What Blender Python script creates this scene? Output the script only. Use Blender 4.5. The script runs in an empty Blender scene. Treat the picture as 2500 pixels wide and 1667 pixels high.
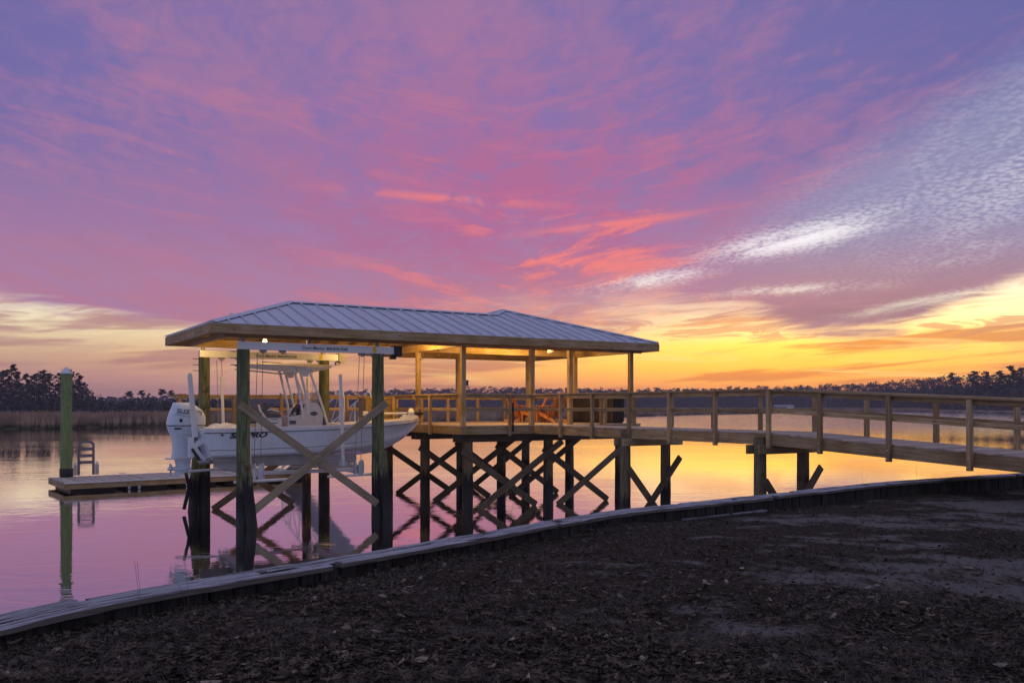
import bpy, bmesh, math, random
from math import sin, cos, pi, radians, sqrt, atan2, exp
from mathutils import Vector, Matrix, noise
random.seed(7)
SC = bpy.context.scene
COL = SC.collection
# ------------------------------------------------------------------ camera
CAM_Z = 3.063
cam_d = bpy.data.cameras.new('camera')
cam = bpy.data.objects.new('camera', cam_d); COL.objects.link(cam)
cam.location = (0, 0, CAM_Z); cam.rotation_euler = (radians(90), 0, 0)
cam_d.sensor_width = 36; cam_d.lens = 36 * 2172.7 / 2500
cam_d.shift_y = (991.2 - 833.5) / 2500
cam_d.clip_start = 0.1; cam_d.clip_end = 9000
SC.camera = cam
SC.view_settings.view_transform = 'Standard'; SC.view_settings.look = 'None'
SC.view_settings.gamma = 1; SC.view_settings.exposure = 0
SC.render.engine = 'CYCLES'

def L(r, g, b, a=1):
    f = lambda c: (c / 255 / 12.92) if c / 255 <= .04045 else ((c / 255 + .055) / 1.055) ** 2.4
    return (f(r), f(g), f(b), a)

# ------------------------------------------------------------------ sky (world)
SUN_AZ = 0.287            # radians to the right of the view direction
SUN_EL = radians(.55)
class NG:
    def __init__(s, nt): s.nt = nt
    def n(s, t, **kw):
        x = s.nt.nodes.new(t)
        for k, v in kw.items(): setattr(x, k, v)
        return x
    def put(s, sock, v):
        if isinstance(v, bpy.types.NodeSocket): s.nt.links.new(v, sock)
        else: sock.default_value = v
    def m(s, op, a, b=None, c=None, clamp=False):
        x = s.n('ShaderNodeMath', operation=op, use_clamp=clamp); s.put(x.inputs[0], a)
        if b is not None: s.put(x.inputs[1], b)
        if c is not None: s.put(x.inputs[2], c)
        return x.outputs[0]
    def mr(s, v, a, b, c=0., d=1., t='SMOOTHSTEP'):
        x = s.n('ShaderNodeMapRange', interpolation_type=t); s.put(x.inputs[0], v)
        for i, q in enumerate((a, b, c, d)): s.put(x.inputs[i + 1], q)
        return x.outputs[0]
    def mix(s, f, a, b, bt='MIX'):
        x = s.n('ShaderNodeMix', data_type='RGBA', blend_type=bt); s.put(x.inputs[0], f); s.put(x.inputs[6], a); s.put(x.inputs[7], b)
        return x.outputs[2]
    def ramp(s, v, pts, ip='LINEAR'):
        x = s.n('ShaderNodeValToRGB'); x.color_ramp.interpolation = ip; e = x.color_ramp.elements
        while len(e) < len(pts): e.new(.5)
        for i, (p, c) in enumerate(pts):
            e[i].position = p; e[i].color = c if len(c) == 4 else (*c, 1)
        s.put(x.inputs[0], v); return x.outputs[0]
    def vec(s, x, y, z):
        c = s.n('ShaderNodeCombineXYZ'); s.put(c.inputs[0], x); s.put(c.inputs[1], y); s.put(c.inputs[2], z); return c.outputs[0]
    def noise(s, v, scale=1., detail=5., rough=.55, lac=2., dist=0., dim='3D'):
        x = s.n('ShaderNodeTexNoise', noise_dimensions=dim); s.put(x.inputs['Vector'], v)
        x.inputs['Scale'].default_value = scale; x.inputs['Detail'].default_value = detail
        x.inputs['Roughness'].default_value = rough; x.inputs['Lacunarity'].default_value = lac; x.inputs['Distortion'].default_value = dist
        return x.outputs[0]

world = bpy.data.worlds.new('World'); SC.world = world; world.use_nodes = True
nt = world.node_tree; nt.nodes.clear(); g = NG(nt)
tc = g.n('ShaderNodeTexCoord'); sp = g.n('ShaderNodeSeparateXYZ'); nt.links.new(tc.outputs['Generated'], sp.inputs[0])
dx, dy, dz = sp.outputs
hyp = g.m('SQRT', g.m('ADD', g.m('MULTIPLY', dx, dx), g.m('MULTIPLY', dy, dy)))
U = g.m('ARCTAN2', dx, dy)
V = g.m('MAXIMUM', g.m('DIVIDE', dz, g.m('MAXIMUM', hyp, .02)), 0.)
Vc = g.m('MINIMUM', V, 1.)
zz = g.m('ADD', g.m('MAXIMUM', dz, 0.), .085)
CX = g.m('DIVIDE', dx, zz); CY = g.m('DIVIDE', dy, zz)
def blob(u0, v0, su, sv, tilt=0.):
    du = g.m('SUBTRACT', U, u0)
    dv = g.m('SUBTRACT', g.m('SUBTRACT', V, v0), g.m('MULTIPLY', du, tilt))
    d = g.m('ADD', g.m('POWER', g.m('ABSOLUTE', g.m('DIVIDE', du, su)), 2.), g.m('POWER', g.m('ABSOLUTE', g.m('DIVIDE', dv, sv)), 2.))
    return g.m('EXPONENT', g.m('MULTIPLY', d, -1.))
# open sky behind the clouds: two elevation ramps, away from and towards the sun
away = g.ramp(Vc, [(0, L(176, 138, 150)), (.03, L(190, 143, 143)), (.05, L(206, 165, 142)), (.08, L(240, 222, 184)), (.115, L(246, 237, 218)), (.2, L(172, 166, 192)), (.45, L(104, 118, 180)), (1, L(84, 100, 165))])
near = g.ramp(Vc, [(0, L(228, 134, 70)), (.025, L(240, 158, 58)), (.045, L(250, 180, 60)), (.066, L(255, 198, 78)), (.092, L(255, 228, 156)), (.125, L(250, 226, 190)), (.16, L(226, 206, 206)), (.25, L(150, 152, 192)), (.45, L(98, 104, 170)), (1, L(84, 98, 162))])
near = g.mix(1., near, g.ramp(Vc, [(0, (1.35,) * 3), (.045, (1.7,) * 3), (.065, (1.75,) * 3), (.1, (1.7,) * 3), (.14, (1.2,) * 3), (.2, (1,) * 3)]), 'MULTIPLY')
sunf = blob(.29, .06, .46, .5)
clear = g.mix(sunf, away, near)
# low bars of cloud close to the horizon
lowv = g.vec(g.m('MULTIPLY', U, 3.2), g.m('ADD', g.m('MULTIPLY', V, 46.), g.m('MULTIPLY', U, -3.)), 0.)
ln = g.noise(lowv, 1., 5., .55, 2.1, .35, dim='2D')
lowm = g.m('MULTIPLY', g.mr(ln, .43, .60), g.mr(V, .125, .085))
lowc = g.mix(sunf, L(178, 132, 132), L(236, 142, 58))
c1 = g.mix(g.m('MULTIPLY', lowm, .85), clear, lowc)
lowv2 = g.vec(g.m('MULTIPLY', U, 5.), g.m('ADD', g.m('MULTIPLY', V, 90.), g.m('MULTIPLY', U, 4.)), 7.)
ln2 = g.noise(lowv2, 1., 5., .6, 2.1, .5, dim='2D')
hl = g.m('MULTIPLY', g.m('MULTIPLY', g.mr(ln2, .54, .68), g.mr(V, .11, .07)), sunf)
c1 = g.mix(g.m('MULTIPLY', hl, .6), c1, (1.25, .86, .26, 1))
lv3 = g.vec(g.m('MULTIPLY', U, 9.), g.m('ADD', g.m('MULTIPLY', V, 75.), g.m('MULTIPLY', U, -7.)), 0.)
ln3 = g.noise(lv3, 1., 6., .62, 2.1, .6, '2D')
rag = g.m('MULTIPLY', g.m('MULTIPLY', g.mr(ln3, .5, .6), g.mr(V, .04, .085)), g.mr(V, .15, .10))
c1 = g.mix(g.m('MULTIPLY', rag, .7), c1, g.mix(sunf, L(190, 146, 142), L(226, 150, 100)))
# the high pink cloud deck: ragged lower edge, streaks running away from the viewer
edge = g.m('MULTIPLY', g.ramp(g.mr(U, -.7, .7, 0., 1., 'LINEAR'), [(x, (v, v, v)) for x, v in ((0., .52), (.128, .50), (.243, .432), (.33, .40), (.5, .40), (.62, .49), (.69, .47), (.745, .385), (.79, .40), (.825, .50), (.875, .63), (1., .66))]), .2)
dv1 = g.vec(g.m('MULTIPLY', CX, .9), g.m('MULTIPLY', CY, .34), 0.)
n_big = g.noise(dv1, .9, 6., .6, 2.1, .25, dim='2D')
dv2 = g.vec(g.m('MULTIPLY', CX, 2.6), g.m('ADD', g.m('MULTIPLY', CY, 1.0), 33.), 0.)
n_mid = g.noise(dv2, 1.3, 6., .66, 2.1, .2, dim='2D')
ev = g.vec(g.m('MULTIPLY', U, 7.), g.m('MULTIPLY', V, 60.), 1.)
n_edge = g.noise(ev, 1., 6., .6, 2., .4, dim='2D')
vv = g.m('ADD', V, g.m('MULTIPLY', g.m('SUBTRACT', n_edge, .5), .045))
soft = g.mr(g.m('ABSOLUTE', g.m('SUBTRACT', U, .06)), .05, .28, .055, .012)
dm = g.mr(g.m('SUBTRACT', vv, edge), g.m('MULTIPLY', soft, -1.), soft)
pinkc = blob(.03, .20, .30, .17)
violet = g.mix(blob(-.1, .24, .45, .3), L(96, 100, 162), L(136, 112, 172))
violet = g.mix(g.mr(V, .3, .12), violet, L(170, 124, 164))
pink = g.mix(pinkc, L(156, 117, 161), L(178, 100, 148))
pink = g.mix(g.mr(V, .2, .1), pink, L(182, 120, 147))
t = g.m('ADD', g.m('MULTIPLY', g.m('SUBTRACT', n_big, .5), 1.35), g.m('MULTIPLY', g.m('SUBTRACT', n_mid, .5), 2.1))
rv = g.vec(g.m('ADD', g.m('MULTIPLY', CX, 7.), g.m('MULTIPLY', CY, 2.)), g.m('ADD', g.m('MULTIPLY', CY, 4.4), 17.), 0.)
n_fine = g.noise(rv, 1.6, 4., .62, 2.1, .5, '2D')
sv = g.vec(g.m('MULTIPLY', U, 5.5), g.m('ADD', g.m('MULTIPLY', V, 44.), g.m('MULTIPLY', g.m('ABSOLUTE', U), -9.)), 0.)
n_st = g.noise(sv, 1., 6., .62, 2.1, .5, '2D')
t = g.m('ADD', t, g.m('MULTIPLY', g.m('SUBTRACT', n_fine, .5), 1.5))
t = g.m('ADD', t, g.m('MULTIPLY', g.m('MULTIPLY', g.m('SUBTRACT', n_st, .5), 1.5), g.mr(V, .36, .2)))
t = g.m('ADD', g.m('ADD', t, .38), g.m('MULTIPLY', pinkc, .34))
t = g.m('SUBTRACT', t, g.m('MULTIPLY', g.m('ADD', blob(.55, .4, .2, .22), blob(-.55, .42, .12, .16)), .7))
t = g.mr(t, -.25, 1.1)
deck = g.mix(t, violet, pink)
# coral fringes where the low sun catches the thin cloud from below
fv = g.vec(g.m('MULTIPLY', CX, 2.0), g.m('ADD', g.m('MULTIPLY', CY, 1.15), 71.), 0.)
n_f = g.noise(fv, 1.5, 6., .66, 2.2, .3, dim='2D')
cor = g.m('MULTIPLY', g.mr(g.m('ADD', g.m('MULTIPLY', n_st, .62), g.m('MULTIPLY', n_f, .38)), .5, .64), g.m('MAXIMUM', g.m('MULTIPLY', blob(.06, .165, .21, .07, .12), .9), g.m('MULTIPLY', blob(-.1, .26, .5, .15), .16)))
cor = g.m('MAXIMUM', cor, g.m('MULTIPLY', g.m('MULTIPLY', blob(.115, .203, .085, .0045, .10), g.mr(n_f, .36, .5)), .85))
cor = g.m('MAXIMUM', cor, g.m('MULTIPLY', g.m('MULTIPLY', blob(-.07, .232, .11, .005, -.06), g.mr(n_f, .4, .55)), .7))
deck = g.mix(cor, deck, L(246, 128, 122))
warm = g.m('MULTIPLY', blob(.22, .10, .24, .026), .65)
deck = g.mix(warm, deck, g.mix(g.mr(n_mid, .4, .6), L(186, 118, 128), L(244, 148, 112)))
cv = g.vec(g.m('MULTIPLY', CX, 1.2), CY, 5.)
vo = g.n('ShaderNodeTexVoronoi', feature='F1', voronoi_dimensions='2D'); vo.inputs['Scale'].default_value = 34.; nt.links.new(cv, vo.inputs['Vector'])
cells = g.mr(g.m('ADD', g.m('MULTIPLY', vo.outputs['Distance'], -.55), g.m('MULTIPLY', g.noise(cv, 34., 4., .6, 2., .6, '2D'), 1.)), .0, .5)
# grey-lilac mackerel cloud on the right with small bright cells
lil = g.m('MULTIPLY', g.mr(g.m('SUBTRACT', g.m('SUBTRACT', V, .19), g.m('MULTIPLY', g.m('SUBTRACT', U, .3), .5)), .075, -.02), g.mr(U, .14, .36))
lil = g.m('MULTIPLY', lil, g.mr(U, 1.5, .9))
deck = g.mix(g.m('MULTIPLY', lil, .85), deck, g.mix(g.mr(V, .11, .2), L(166, 128, 144), g.mix(g.m('MULTIPLY', cells, g.mr(n_mid, .35, .65, .25, 1.)), L(140, 142, 180), L(170, 172, 200))))
lens = g.m('MAXIMUM', blob(.31, .179, .10, .015, .17), g.m('MULTIPLY', blob(.16, .140, .075, .010, .14), .75))
lens = g.m('MAXIMUM', lens, g.m('MULTIPLY', blob(.30, .124, .10, .007, .02), .7))
lens = g.m('MAXIMUM', lens, g.m('MULTIPLY', blob(.49, .158, .075, .012, .2), .55))
lens = g.m('MAXIMUM', lens, g.m('MULTIPLY', blob(.52, .215, .12, .055, .3), .3))
lens = g.m('MAXIMUM', lens, g.m('MULTIPLY', blob(.42, .104, .075, .006, .17), .95))
lens = g.m('MULTIPLY', lens, g.mr(g.m('ADD', g.m('MULTIPLY', n_mid, .5), g.m('MULTIPLY', n_st, .5)), .36, .56, .35, 1.))
wh = g.m('MULTIPLY', lens, g.mr(g.m('ADD', g.m('MULTIPLY', cells, .6), g.m('MULTIPLY', lens, 1.3)), .15, 1.4))
deck = g.mix(g.m('MULTIPLY', wh, .95), deck, g.mix(g.mr(V, .1, .16), (1.0, .9, .72, 1), (1.0, .97, 1.0, 1)))
darkb = g.m('MULTIPLY', blob(.37, .098, .11, .012, .05), g.mr(n_edge, .3, .55))
deck = g.mix(g.m('MULTIPLY', darkb, .6), deck, L(140, 108, 126))
sky = g.mix(dm, c1, deck)
# overhead and behind, the deck thins to dusk blue
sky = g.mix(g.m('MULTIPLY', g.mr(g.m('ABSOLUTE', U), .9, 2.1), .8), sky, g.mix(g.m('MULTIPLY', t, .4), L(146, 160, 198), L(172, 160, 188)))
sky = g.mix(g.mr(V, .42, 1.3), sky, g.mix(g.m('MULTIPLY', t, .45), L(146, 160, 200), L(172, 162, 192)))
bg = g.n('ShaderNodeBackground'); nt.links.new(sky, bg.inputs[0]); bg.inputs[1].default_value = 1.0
nish = g.n('ShaderNodeTexSky', sky_type='NISHITA', sun_disc=False, sun_elevation=SUN_EL, sun_rotation=SUN_AZ)
bg2 = g.n('ShaderNodeBackground'); nt.links.new(nish.outputs[0], bg2.inputs[0]); bg2.inputs[1].default_value = .012
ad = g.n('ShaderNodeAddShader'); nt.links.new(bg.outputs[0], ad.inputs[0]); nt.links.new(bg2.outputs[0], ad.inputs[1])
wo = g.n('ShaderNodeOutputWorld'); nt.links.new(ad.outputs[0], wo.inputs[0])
# ------------------------------------------------------------------ the setting sun, low behind the far trees
sun_d = bpy.data.lights.new('sun', 'SUN'); sun_d.energy = .5; sun_d.angle = radians(.6); sun_d.color = (1, .55, .25)
sun = bpy.data.objects.new('sun', sun_d); COL.objects.link(sun)
sun.rotation_euler = Vector((sin(SUN_AZ) * cos(SUN_EL), cos(SUN_AZ) * cos(SUN_EL), sin(SUN_EL))).to_track_quat('Z', 'Y').to_euler()
# ------------------------------------------------------------------ helpers
TH = 0.555; CA, SA = cos(TH), sin(TH); X0, Y0 = -6.788, 22.48
def W(a, b, z=0.): return Vector((X0 + a * CA - b * SA, Y0 + a * SA + b * CA, z))   # pier frame -> world
def PX(x, y, z):                       # a point of height z seen along a pixel of the photograph
    D = 2172.7 * (CAM_Z - z) / (y - 991.2); return Vector(((x - 1250) / 2172.7 * D, D, z))
class MB:
    def __init__(s): s.v = []; s.f = []
    def add(s, vs, fs):
        o = len(s.v); s.v += [tuple(v) for v in vs]; s.f += [tuple(i + o for i in f) for f in fs]; return s
    def box(s, x0, x1, y0, y1, z0, z1):
        return s.add([(x, y, z) for x in (x0, x1) for y in (y0, y1) for z in (z0, z1)], [(0, 1, 3, 2), (4, 6, 7, 5), (0, 4, 5, 1), (2, 3, 7, 6), (0, 2, 6, 4), (1, 5, 7, 3)])
    def ring(s, rings, caps=True, closed=True):
        n = len(rings[0]); vs = [p for r in rings for p in r]; fs = []
        for i in range(len(rings) - 1):
            for j in range(n if closed else n - 1):
                k = (j + 1) % n; fs.append((i * n + j, i * n + k, (i + 1) * n + k, (i + 1) * n + j))
        if caps: fs.append(tuple(range(n))[::-1]); fs.append(tuple((len(rings) - 1) * n + j for j in range(n)))
        return s.add(vs, fs)
    def tube(s, pts, r, n=8, caps=True):
        pts = [Vector(p) for p in pts]; R = []
        up = None
        for i, p in enumerate(pts):
            d = (pts[min(i + 1, len(pts) - 1)] - pts[max(i - 1, 0)]).normalized()
            if up is None: up = Vector((0, 0, 1)) if abs(d.z) < .9 else Vector((1, 0, 0))
            x = d.cross(up).normalized(); y = x.cross(d).normalized(); up = y
            rr = r[i] if isinstance(r, (list, tuple)) else r
            R.append([p + x * rr * cos(2 * pi * k / n) + y * rr * sin(2 * pi * k / n) for k in range(n)])
        return s.ring(R, caps)
    def lathe(s, prof, n=16, c=(0, 0, 0)):
        return s.ring([[(c[0] + r * cos(2 * pi * k / n), c[1] + r * sin(2 * pi * k / n), c[2] + z) for k in range(n)] for r, z in prof])
    def prism(s, poly, ax, t0, t1):      # extrude a 2-D outline along an axis: 0 -> (t,p,q), 1 -> (p,t,q), 2 -> (p,q,t)
        mk = [lambda p, q, t: (t, p, q), lambda p, q, t: (p, t, q), lambda p, q, t: (p, q, t)][ax]
        return s.ring([[mk(p, q, t0) for p, q in poly], [mk(p, q, t1) for p, q in poly]])
    def mesh(s, name='m', smooth=False):
        m = bpy.data.meshes.new(name); m.from_pydata(s.v, [], s.f); m.validate()
        bm = bmesh.new(); bm.from_mesh(m); bmesh.ops.recalc_face_normals(bm, faces=bm.faces); bm.to_mesh(m); bm.free()
        if smooth:
            m.polygons.foreach_set('use_smooth', [True] * len(m.polygons))
            m.set_sharp_from_angle(angle=radians(40))
        return m
ORG = {}
def empty(name, loc=(0, 0, 0), rz=0):
    o = bpy.data.objects.new(name, None); COL.objects.link(o); o.location = loc; o.rotation_euler = (0, 0, rz); o.empty_display_size = .2; return o
def tag(o, label=None, cat=None, group=None, kind=None):
    for k, v in (('label', label), ('category', cat), ('group', group), ('kind', kind)):
        if v: o[k] = v
    return o
def pier_thing(name, label, cat, a=0, b=0, z=0, group=None):       # parts of such a thing are given in pier coordinates
    o = empty(name, W(a, b, z), TH); ORG[o] = Vector((a, b, z)); return tag(o, label, cat, group)
def org(p):
    while p is not None:
        if p in ORG: return ORG[p]
        p = p.parent
    return Vector((0, 0, 0))
def obj(name, me, mat, parent=None, loc=None):
    o = bpy.data.objects.new(name, me); COL.objects.link(o)
    if mat and not me.materials: me.materials.append(mat)
    o.parent = parent
    if loc is not None: o.location = loc
    return o
def part(name, mb, mat, parent, smooth=False):                       # mesh given in the thing's pier coordinates
    off = Vector(org(parent))
    return obj(name, mb.mesh(name, smooth), mat, parent, tuple(-off) if parent in ORG else (0, 0, 0))
BC = {}
def boardmesh(Ln, w, h, mat):
    k = (round(Ln, 3), round(w, 3), round(h, 3), mat.name)
    if k not in BC:
        e = min(.006, w * .2, h * .2); R = []
        pr = [(-w / 2 + e, -h / 2), (w / 2 - e, -h / 2), (w / 2, -h / 2 + e), (w / 2, h / 2 - e), (w / 2 - e, h / 2), (-w / 2 + e, h / 2), (-w / 2, h / 2 - e), (-w / 2, -h / 2 + e)]
        m = MB().ring([[(x, p, q) for p, q in pr] for x in (0, Ln)]).mesh('board'); m.materials.append(mat); BC[k] = m
    return BC[k]
def board(name, p, q, w, h, mat, parent, up=(0, 0, 1)):   # timber from p to q, w wide and h deep, grain along it
    off = org(parent); p = Vector(p) - off; q = Vector(q) - off; d = q - p; Ln = d.length; x = d / Ln
    z = Vector(up); z = (z - x * z.dot(x)); z = z.normalized() if z.length > 1e-4 else Vector((0, 1, 0)); y = z.cross(x)
    o = obj(name, boardmesh(Ln, w, h, mat), None, parent)
    M = Matrix((x, y, z)).transposed().to_4x4(); M.translation = p
    if parent is not None and parent not in ORG: M = parent.matrix_basis.inverted() @ M
    o.matrix_basis = M; return o
def text(name, body, size, mat, parent, mw, depth=.003, shear=0., bold=0., align='LEFT'):
    cu = bpy.data.curves.new(name, 'FONT'); cu.body = body; cu.size = size; cu.extrude = depth; cu.shear = shear; cu.offset = bold; cu.align_x = align
    t = bpy.data.objects.new('tmp', cu); COL.objects.link(t); dg = bpy.context.evaluated_depsgraph_get()
    me = bpy.data.meshes.new_from_object(t.evaluated_get(dg)); bpy.data.objects.remove(t); bpy.data.curves.remove(cu)
    o = obj(name, me, mat, parent); o.matrix_basis = mw; return o
# ------------------------------------------------------------------ materials
MATS = {}
def new_mat(name):
    m = bpy.data.materials.new(name); m.use_nodes = True; nt = m.node_tree; b = nt.nodes['Principled BSDF']; MATS[name] = m
    return m, NG(nt), b
def plain(name, col, rough=.5, metal=0., var=.0, spec=.5):
    m, g, b = new_mat(name); b.inputs['Roughness'].default_value = rough; b.inputs['Metallic'].default_value = metal; b.inputs['Specular IOR Level'].default_value = spec
    tcn = g.n('ShaderNodeTexCoord'); n = g.noise(tcn.outputs['Object'], 9., 4., .6)
    k = .06 + var
    c = g.mix(g.mr(n, .3, .7), tuple(x * (1 - k) for x in col[:3]) + (1,), tuple(min(1, x * (1 + k)) for x in col[:3]) + (1,))
    g.put(b.inputs['Base Color'], c); g.put(b.inputs['Roughness'], g.mr(n, .2, .8, max(0, rough - .06), min(1, rough + .06)))
    return m
def wood(name, c0, c1, rough=.75, knots=True, grey=None, bump=.25):
    m, g, b = new_mat(name); tcn = g.n('ShaderNodeTexCoord'); oi = g.n('ShaderNodeObjectInfo')
    off = g.vec(g.m('MULTIPLY', oi.outputs['Random'], 37.), g.m('MULTIPLY', oi.outputs['Random'], 91.), g.m('MULTIPLY', oi.outputs['Random'], 53.))
    mp = g.n('ShaderNodeVectorMath', operation='ADD'); g.put(mp.inputs[0], tcn.outputs['Object']); g.put(mp.inputs[1], off)
    sc = g.n('ShaderNodeVectorMath', operation='MULTIPLY'); g.put(sc.inputs[0], mp.outputs[0]); sc.inputs[1].default_value = (1.2, 26., 26.)
    n1 = g.noise(sc.outputs[0], 1., 5., .6, 2., 1.2)
    n2 = g.noise(mp.outputs[0], 2.1, 3., .5)
    col = g.mix(g.mr(n1, .3, .72), c0, c1)
    col = g.mix(g.m('MULTIPLY', g.mr(n2, .35, .75), .4), col, tuple(x * .62 for x in c0[:3]) + (1,))
    if knots:
        ks = g.n('ShaderNodeVectorMath', operation='MULTIPLY'); g.put(ks.inputs[0], mp.outputs[0]); ks.inputs[1].default_value = (1.6, 5., 5.)
        vo = g.n('ShaderNodeTexVoronoi'); g.put(vo.inputs['Vector'], ks.outputs[0]); vo.inputs['Scale'].default_value = 1.3
        col = g.mix(g.m('MULTIPLY', g.mr(vo.outputs['Distance'], .14, .07), .75), col, tuple(x * .3 for x in c0[:3]) + (1,))
    hv = g.n('ShaderNodeHueSaturation'); g.put(hv.inputs['Color'], col); g.put(hv.inputs['Value'], g.mr(oi.outputs['Random'], 0., 1., .66, 1.18, 'LINEAR')); g.put(hv.inputs['Saturation'], g.mr(n2, .2, .8, .85, 1.1))
    g.put(b.inputs['Base Color'], hv.outputs[0]); b.inputs['Roughness'].default_value = rough; b.inputs['Specular IOR Level'].default_value = .3
    bp = g.n('ShaderNodeBump'); bp.inputs['Strength'].default_value = bump; bp.inputs['Distance'].default_value = .01; g.put(bp.inputs['Height'], n1); g.put(b.inputs['Normal'], bp.outputs[0])
    return m
WOOD = wood('pine_timber', (.38, .235, .085, 1), (.62, .42, .18, 1))
WOODG = wood('pine_rail_timber', (.29, .185, .085, 1), (.56, .39, .20, 1))
DECKW = wood('deck_timber', (.46, .36, .28, 1), (.58, .46, .37, 1), .7, False)
CEDAR = wood('stained_cedar', (.42, .15, .04, 1), (.62, .26, .08, 1), .5, False)
OLDW = wood('weathered_plank', (.09, .085, .09, 1), (.40, .385, .43, 1), .85, True, bump=1.)
WALLW = wood('shaded_wall_board', (.012, .011, .010, 1), (.06, .053, .045, 1), .9, True, bump=1.)  # shadow on the wall face is put into this near-black base colour
def pile_mat(name, top0, top1, wet=1.15):
    m, g, b = new_mat(name); ge = g.n('ShaderNodeNewGeometry'); oi = g.n('ShaderNodeObjectInfo'); s3 = g.n('ShaderNodeSeparateXYZ'); g.put(s3.inputs[0], ge.outputs['Position'])
    sc = g.n('ShaderNodeVectorMath', operation='MULTIPLY'); g.put(sc.inputs[0], ge.outputs['Position']); sc.inputs[1].default_value = (14., 14., 1.6)
    n = g.noise(sc.outputs[0], 1., 6., .62, 2., .8); n2 = g.noise(ge.outputs['Position'], 3.2, 5., .6)
    nf = g.noise(ge.outputs['Position'], 38., 3., .6)
    col = g.mix(g.mr(n, .3, .7), top0, top1); col = g.mix(g.mr(n2, .55, .75), col, tuple(x * .35 for x in top0[:3]) + (1,))
    zz = g.m('ADD', s3.outputs[2], g.m('MULTIPLY', g.m('SUBTRACT', n, .5), 1.1))
    zz = g.m('ADD', zz, g.m('MULTIPLY', g.m('SUBTRACT', oi.outputs['Random'], .5), .35))
    wetc = g.mix(g.mr(nf, .58, .72), (.012, .011, .012, 1), (.10, .095, .09, 1))
    col = g.mix(g.mr(zz, wet + .15, wet - .22), col, wetc)
    g.put(b.inputs['Base Color'], col); g.put(b.inputs['Roughness'], g.mr(s3.outputs[2], .1, .8, .45, .85))
    bp = g.n('ShaderNodeBump'); bp.inputs['Strength'].default_value = .8; bp.inputs['Distance'].default_value = .03; g.put(bp.inputs['Height'], g.m('ADD', n, g.m('MULTIPLY', nf, .5))); g.put(b.inputs['Normal'], bp.outputs[0])
    return m
PILE = pile_mat('treated_pile', (.05, .072, .035, 1), (.20, .205, .09, 1))
PILED = pile_mat('brown_pile', (.10, .075, .04, 1), (.20, .155, .085, 1), .95)
PILEM = pile_mat('mossy_pile', (.13, .19, .075, 1), (.24, .29, .11, 1), .55)
BRACE = wood('shaded_brace_timber', (.10, .07, .042, 1), (.19, .14, .085, 1))  # under-deck timber: its backlit shade is darkened into the base colour
BRACE2 = wood('lift_brace_timber', (.22, .165, .10, 1), (.36, .285, .18, 1))
def metal(name, col, rough, met=1.):
    m, g, b = new_mat(name); tcn = g.n('ShaderNodeTexCoord'); sc = g.n('ShaderNodeVectorMath', operation='MULTIPLY'); g.put(sc.inputs[0], tcn.outputs['Object']); sc.inputs[1].default_value = (1.5, 9., 9.)
    n = g.noise(sc.outputs[0], 2., 5., .6); oi = g.n('ShaderNodeObjectInfo')
    hv = g.n('ShaderNodeHueSaturation'); g.put(hv.inputs['Color'], g.mix(g.mr(n, .3, .7), tuple(x * .88 for x in col) + (1,), (*col, 1))); g.put(hv.inputs['Value'], g.mr(oi.outputs['Random'], 0, 1, .92, 1.06, 'LINEAR'))
    g.put(b.inputs['Base Color'], hv.outputs[0]); b.inputs['Metallic'].default_value = met; g.put(b.inputs['Roughness'], g.mr(n, .25, .75, rough - .06, rough + .08)); return m
ROOFM = metal('galvanised_roofing', (.58, .60, .66), .46, .35)
ALU = metal('mill_aluminium', (.66, .67, .69), .42, .7)
STEEL = metal('dark_steel', (.30, .29, .28), .5, .8)
GEL = plain('white_gelcoat', (.72, .77, .82), .16, 0, 0)
WHITE = plain('white_paint', (.76, .76, .76), .35)
OUTB = plain('outboard_paint', (.62, .70, .76), .3)
GREYV = plain('grey_vinyl', (.12, .115, .12), .6, 0, .1)
BLACK = plain('black_plastic', (.016, .015, .016), .5, 0, .3)
NAVY = plain('navy_plastic', (.05, .06, .16), .5)
YELL = plain('yellow_label', (.8, .62, .03), .5)
INK = plain('dark_lettering', (.012, .012, .018), .5)
GREYI = plain('grey_lettering', (.17, .19, .23), .5)
DARKSL = plain('black_slat', (.04, .034, .036), .6, 0, .3)
PVC = plain('white_pvc_pipe', (.74, .73, .72), .4)
RUST = plain('rusty_bolt_plate', (.09, .045, .025), .7, .3, .4)
PLYW = wood('roof_sheathing', (.48, .33, .13, 1), (.6, .44, .2, 1), .7, False)
BUNKM = wood('grey_bunk_board', (.30, .27, .25, 1), (.42, .38, .36, 1), .9, False)
def glass_mat():
    m, g, b = new_mat('tinted_acrylic'); b.inputs['Base Color'].default_value = (.92, .88, .82, 1); b.inputs['Roughness'].default_value = .04; b.inputs['Transmission Weight'].default_value = .85; b.inputs['IOR'].default_value = 1.35; return m
ACRYL = glass_mat()
def emit(name, col, s):
    m, g, b = new_mat(name); b.inputs['Emission Color'].default_value = col; b.inputs['Emission Strength'].default_value = s; b.inputs['Base Color'].default_value = (.8, .8, .8, 1); return m
LAMPM = emit('lit_lamp_lens', (1, .85, .55, 1), 3.)

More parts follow.
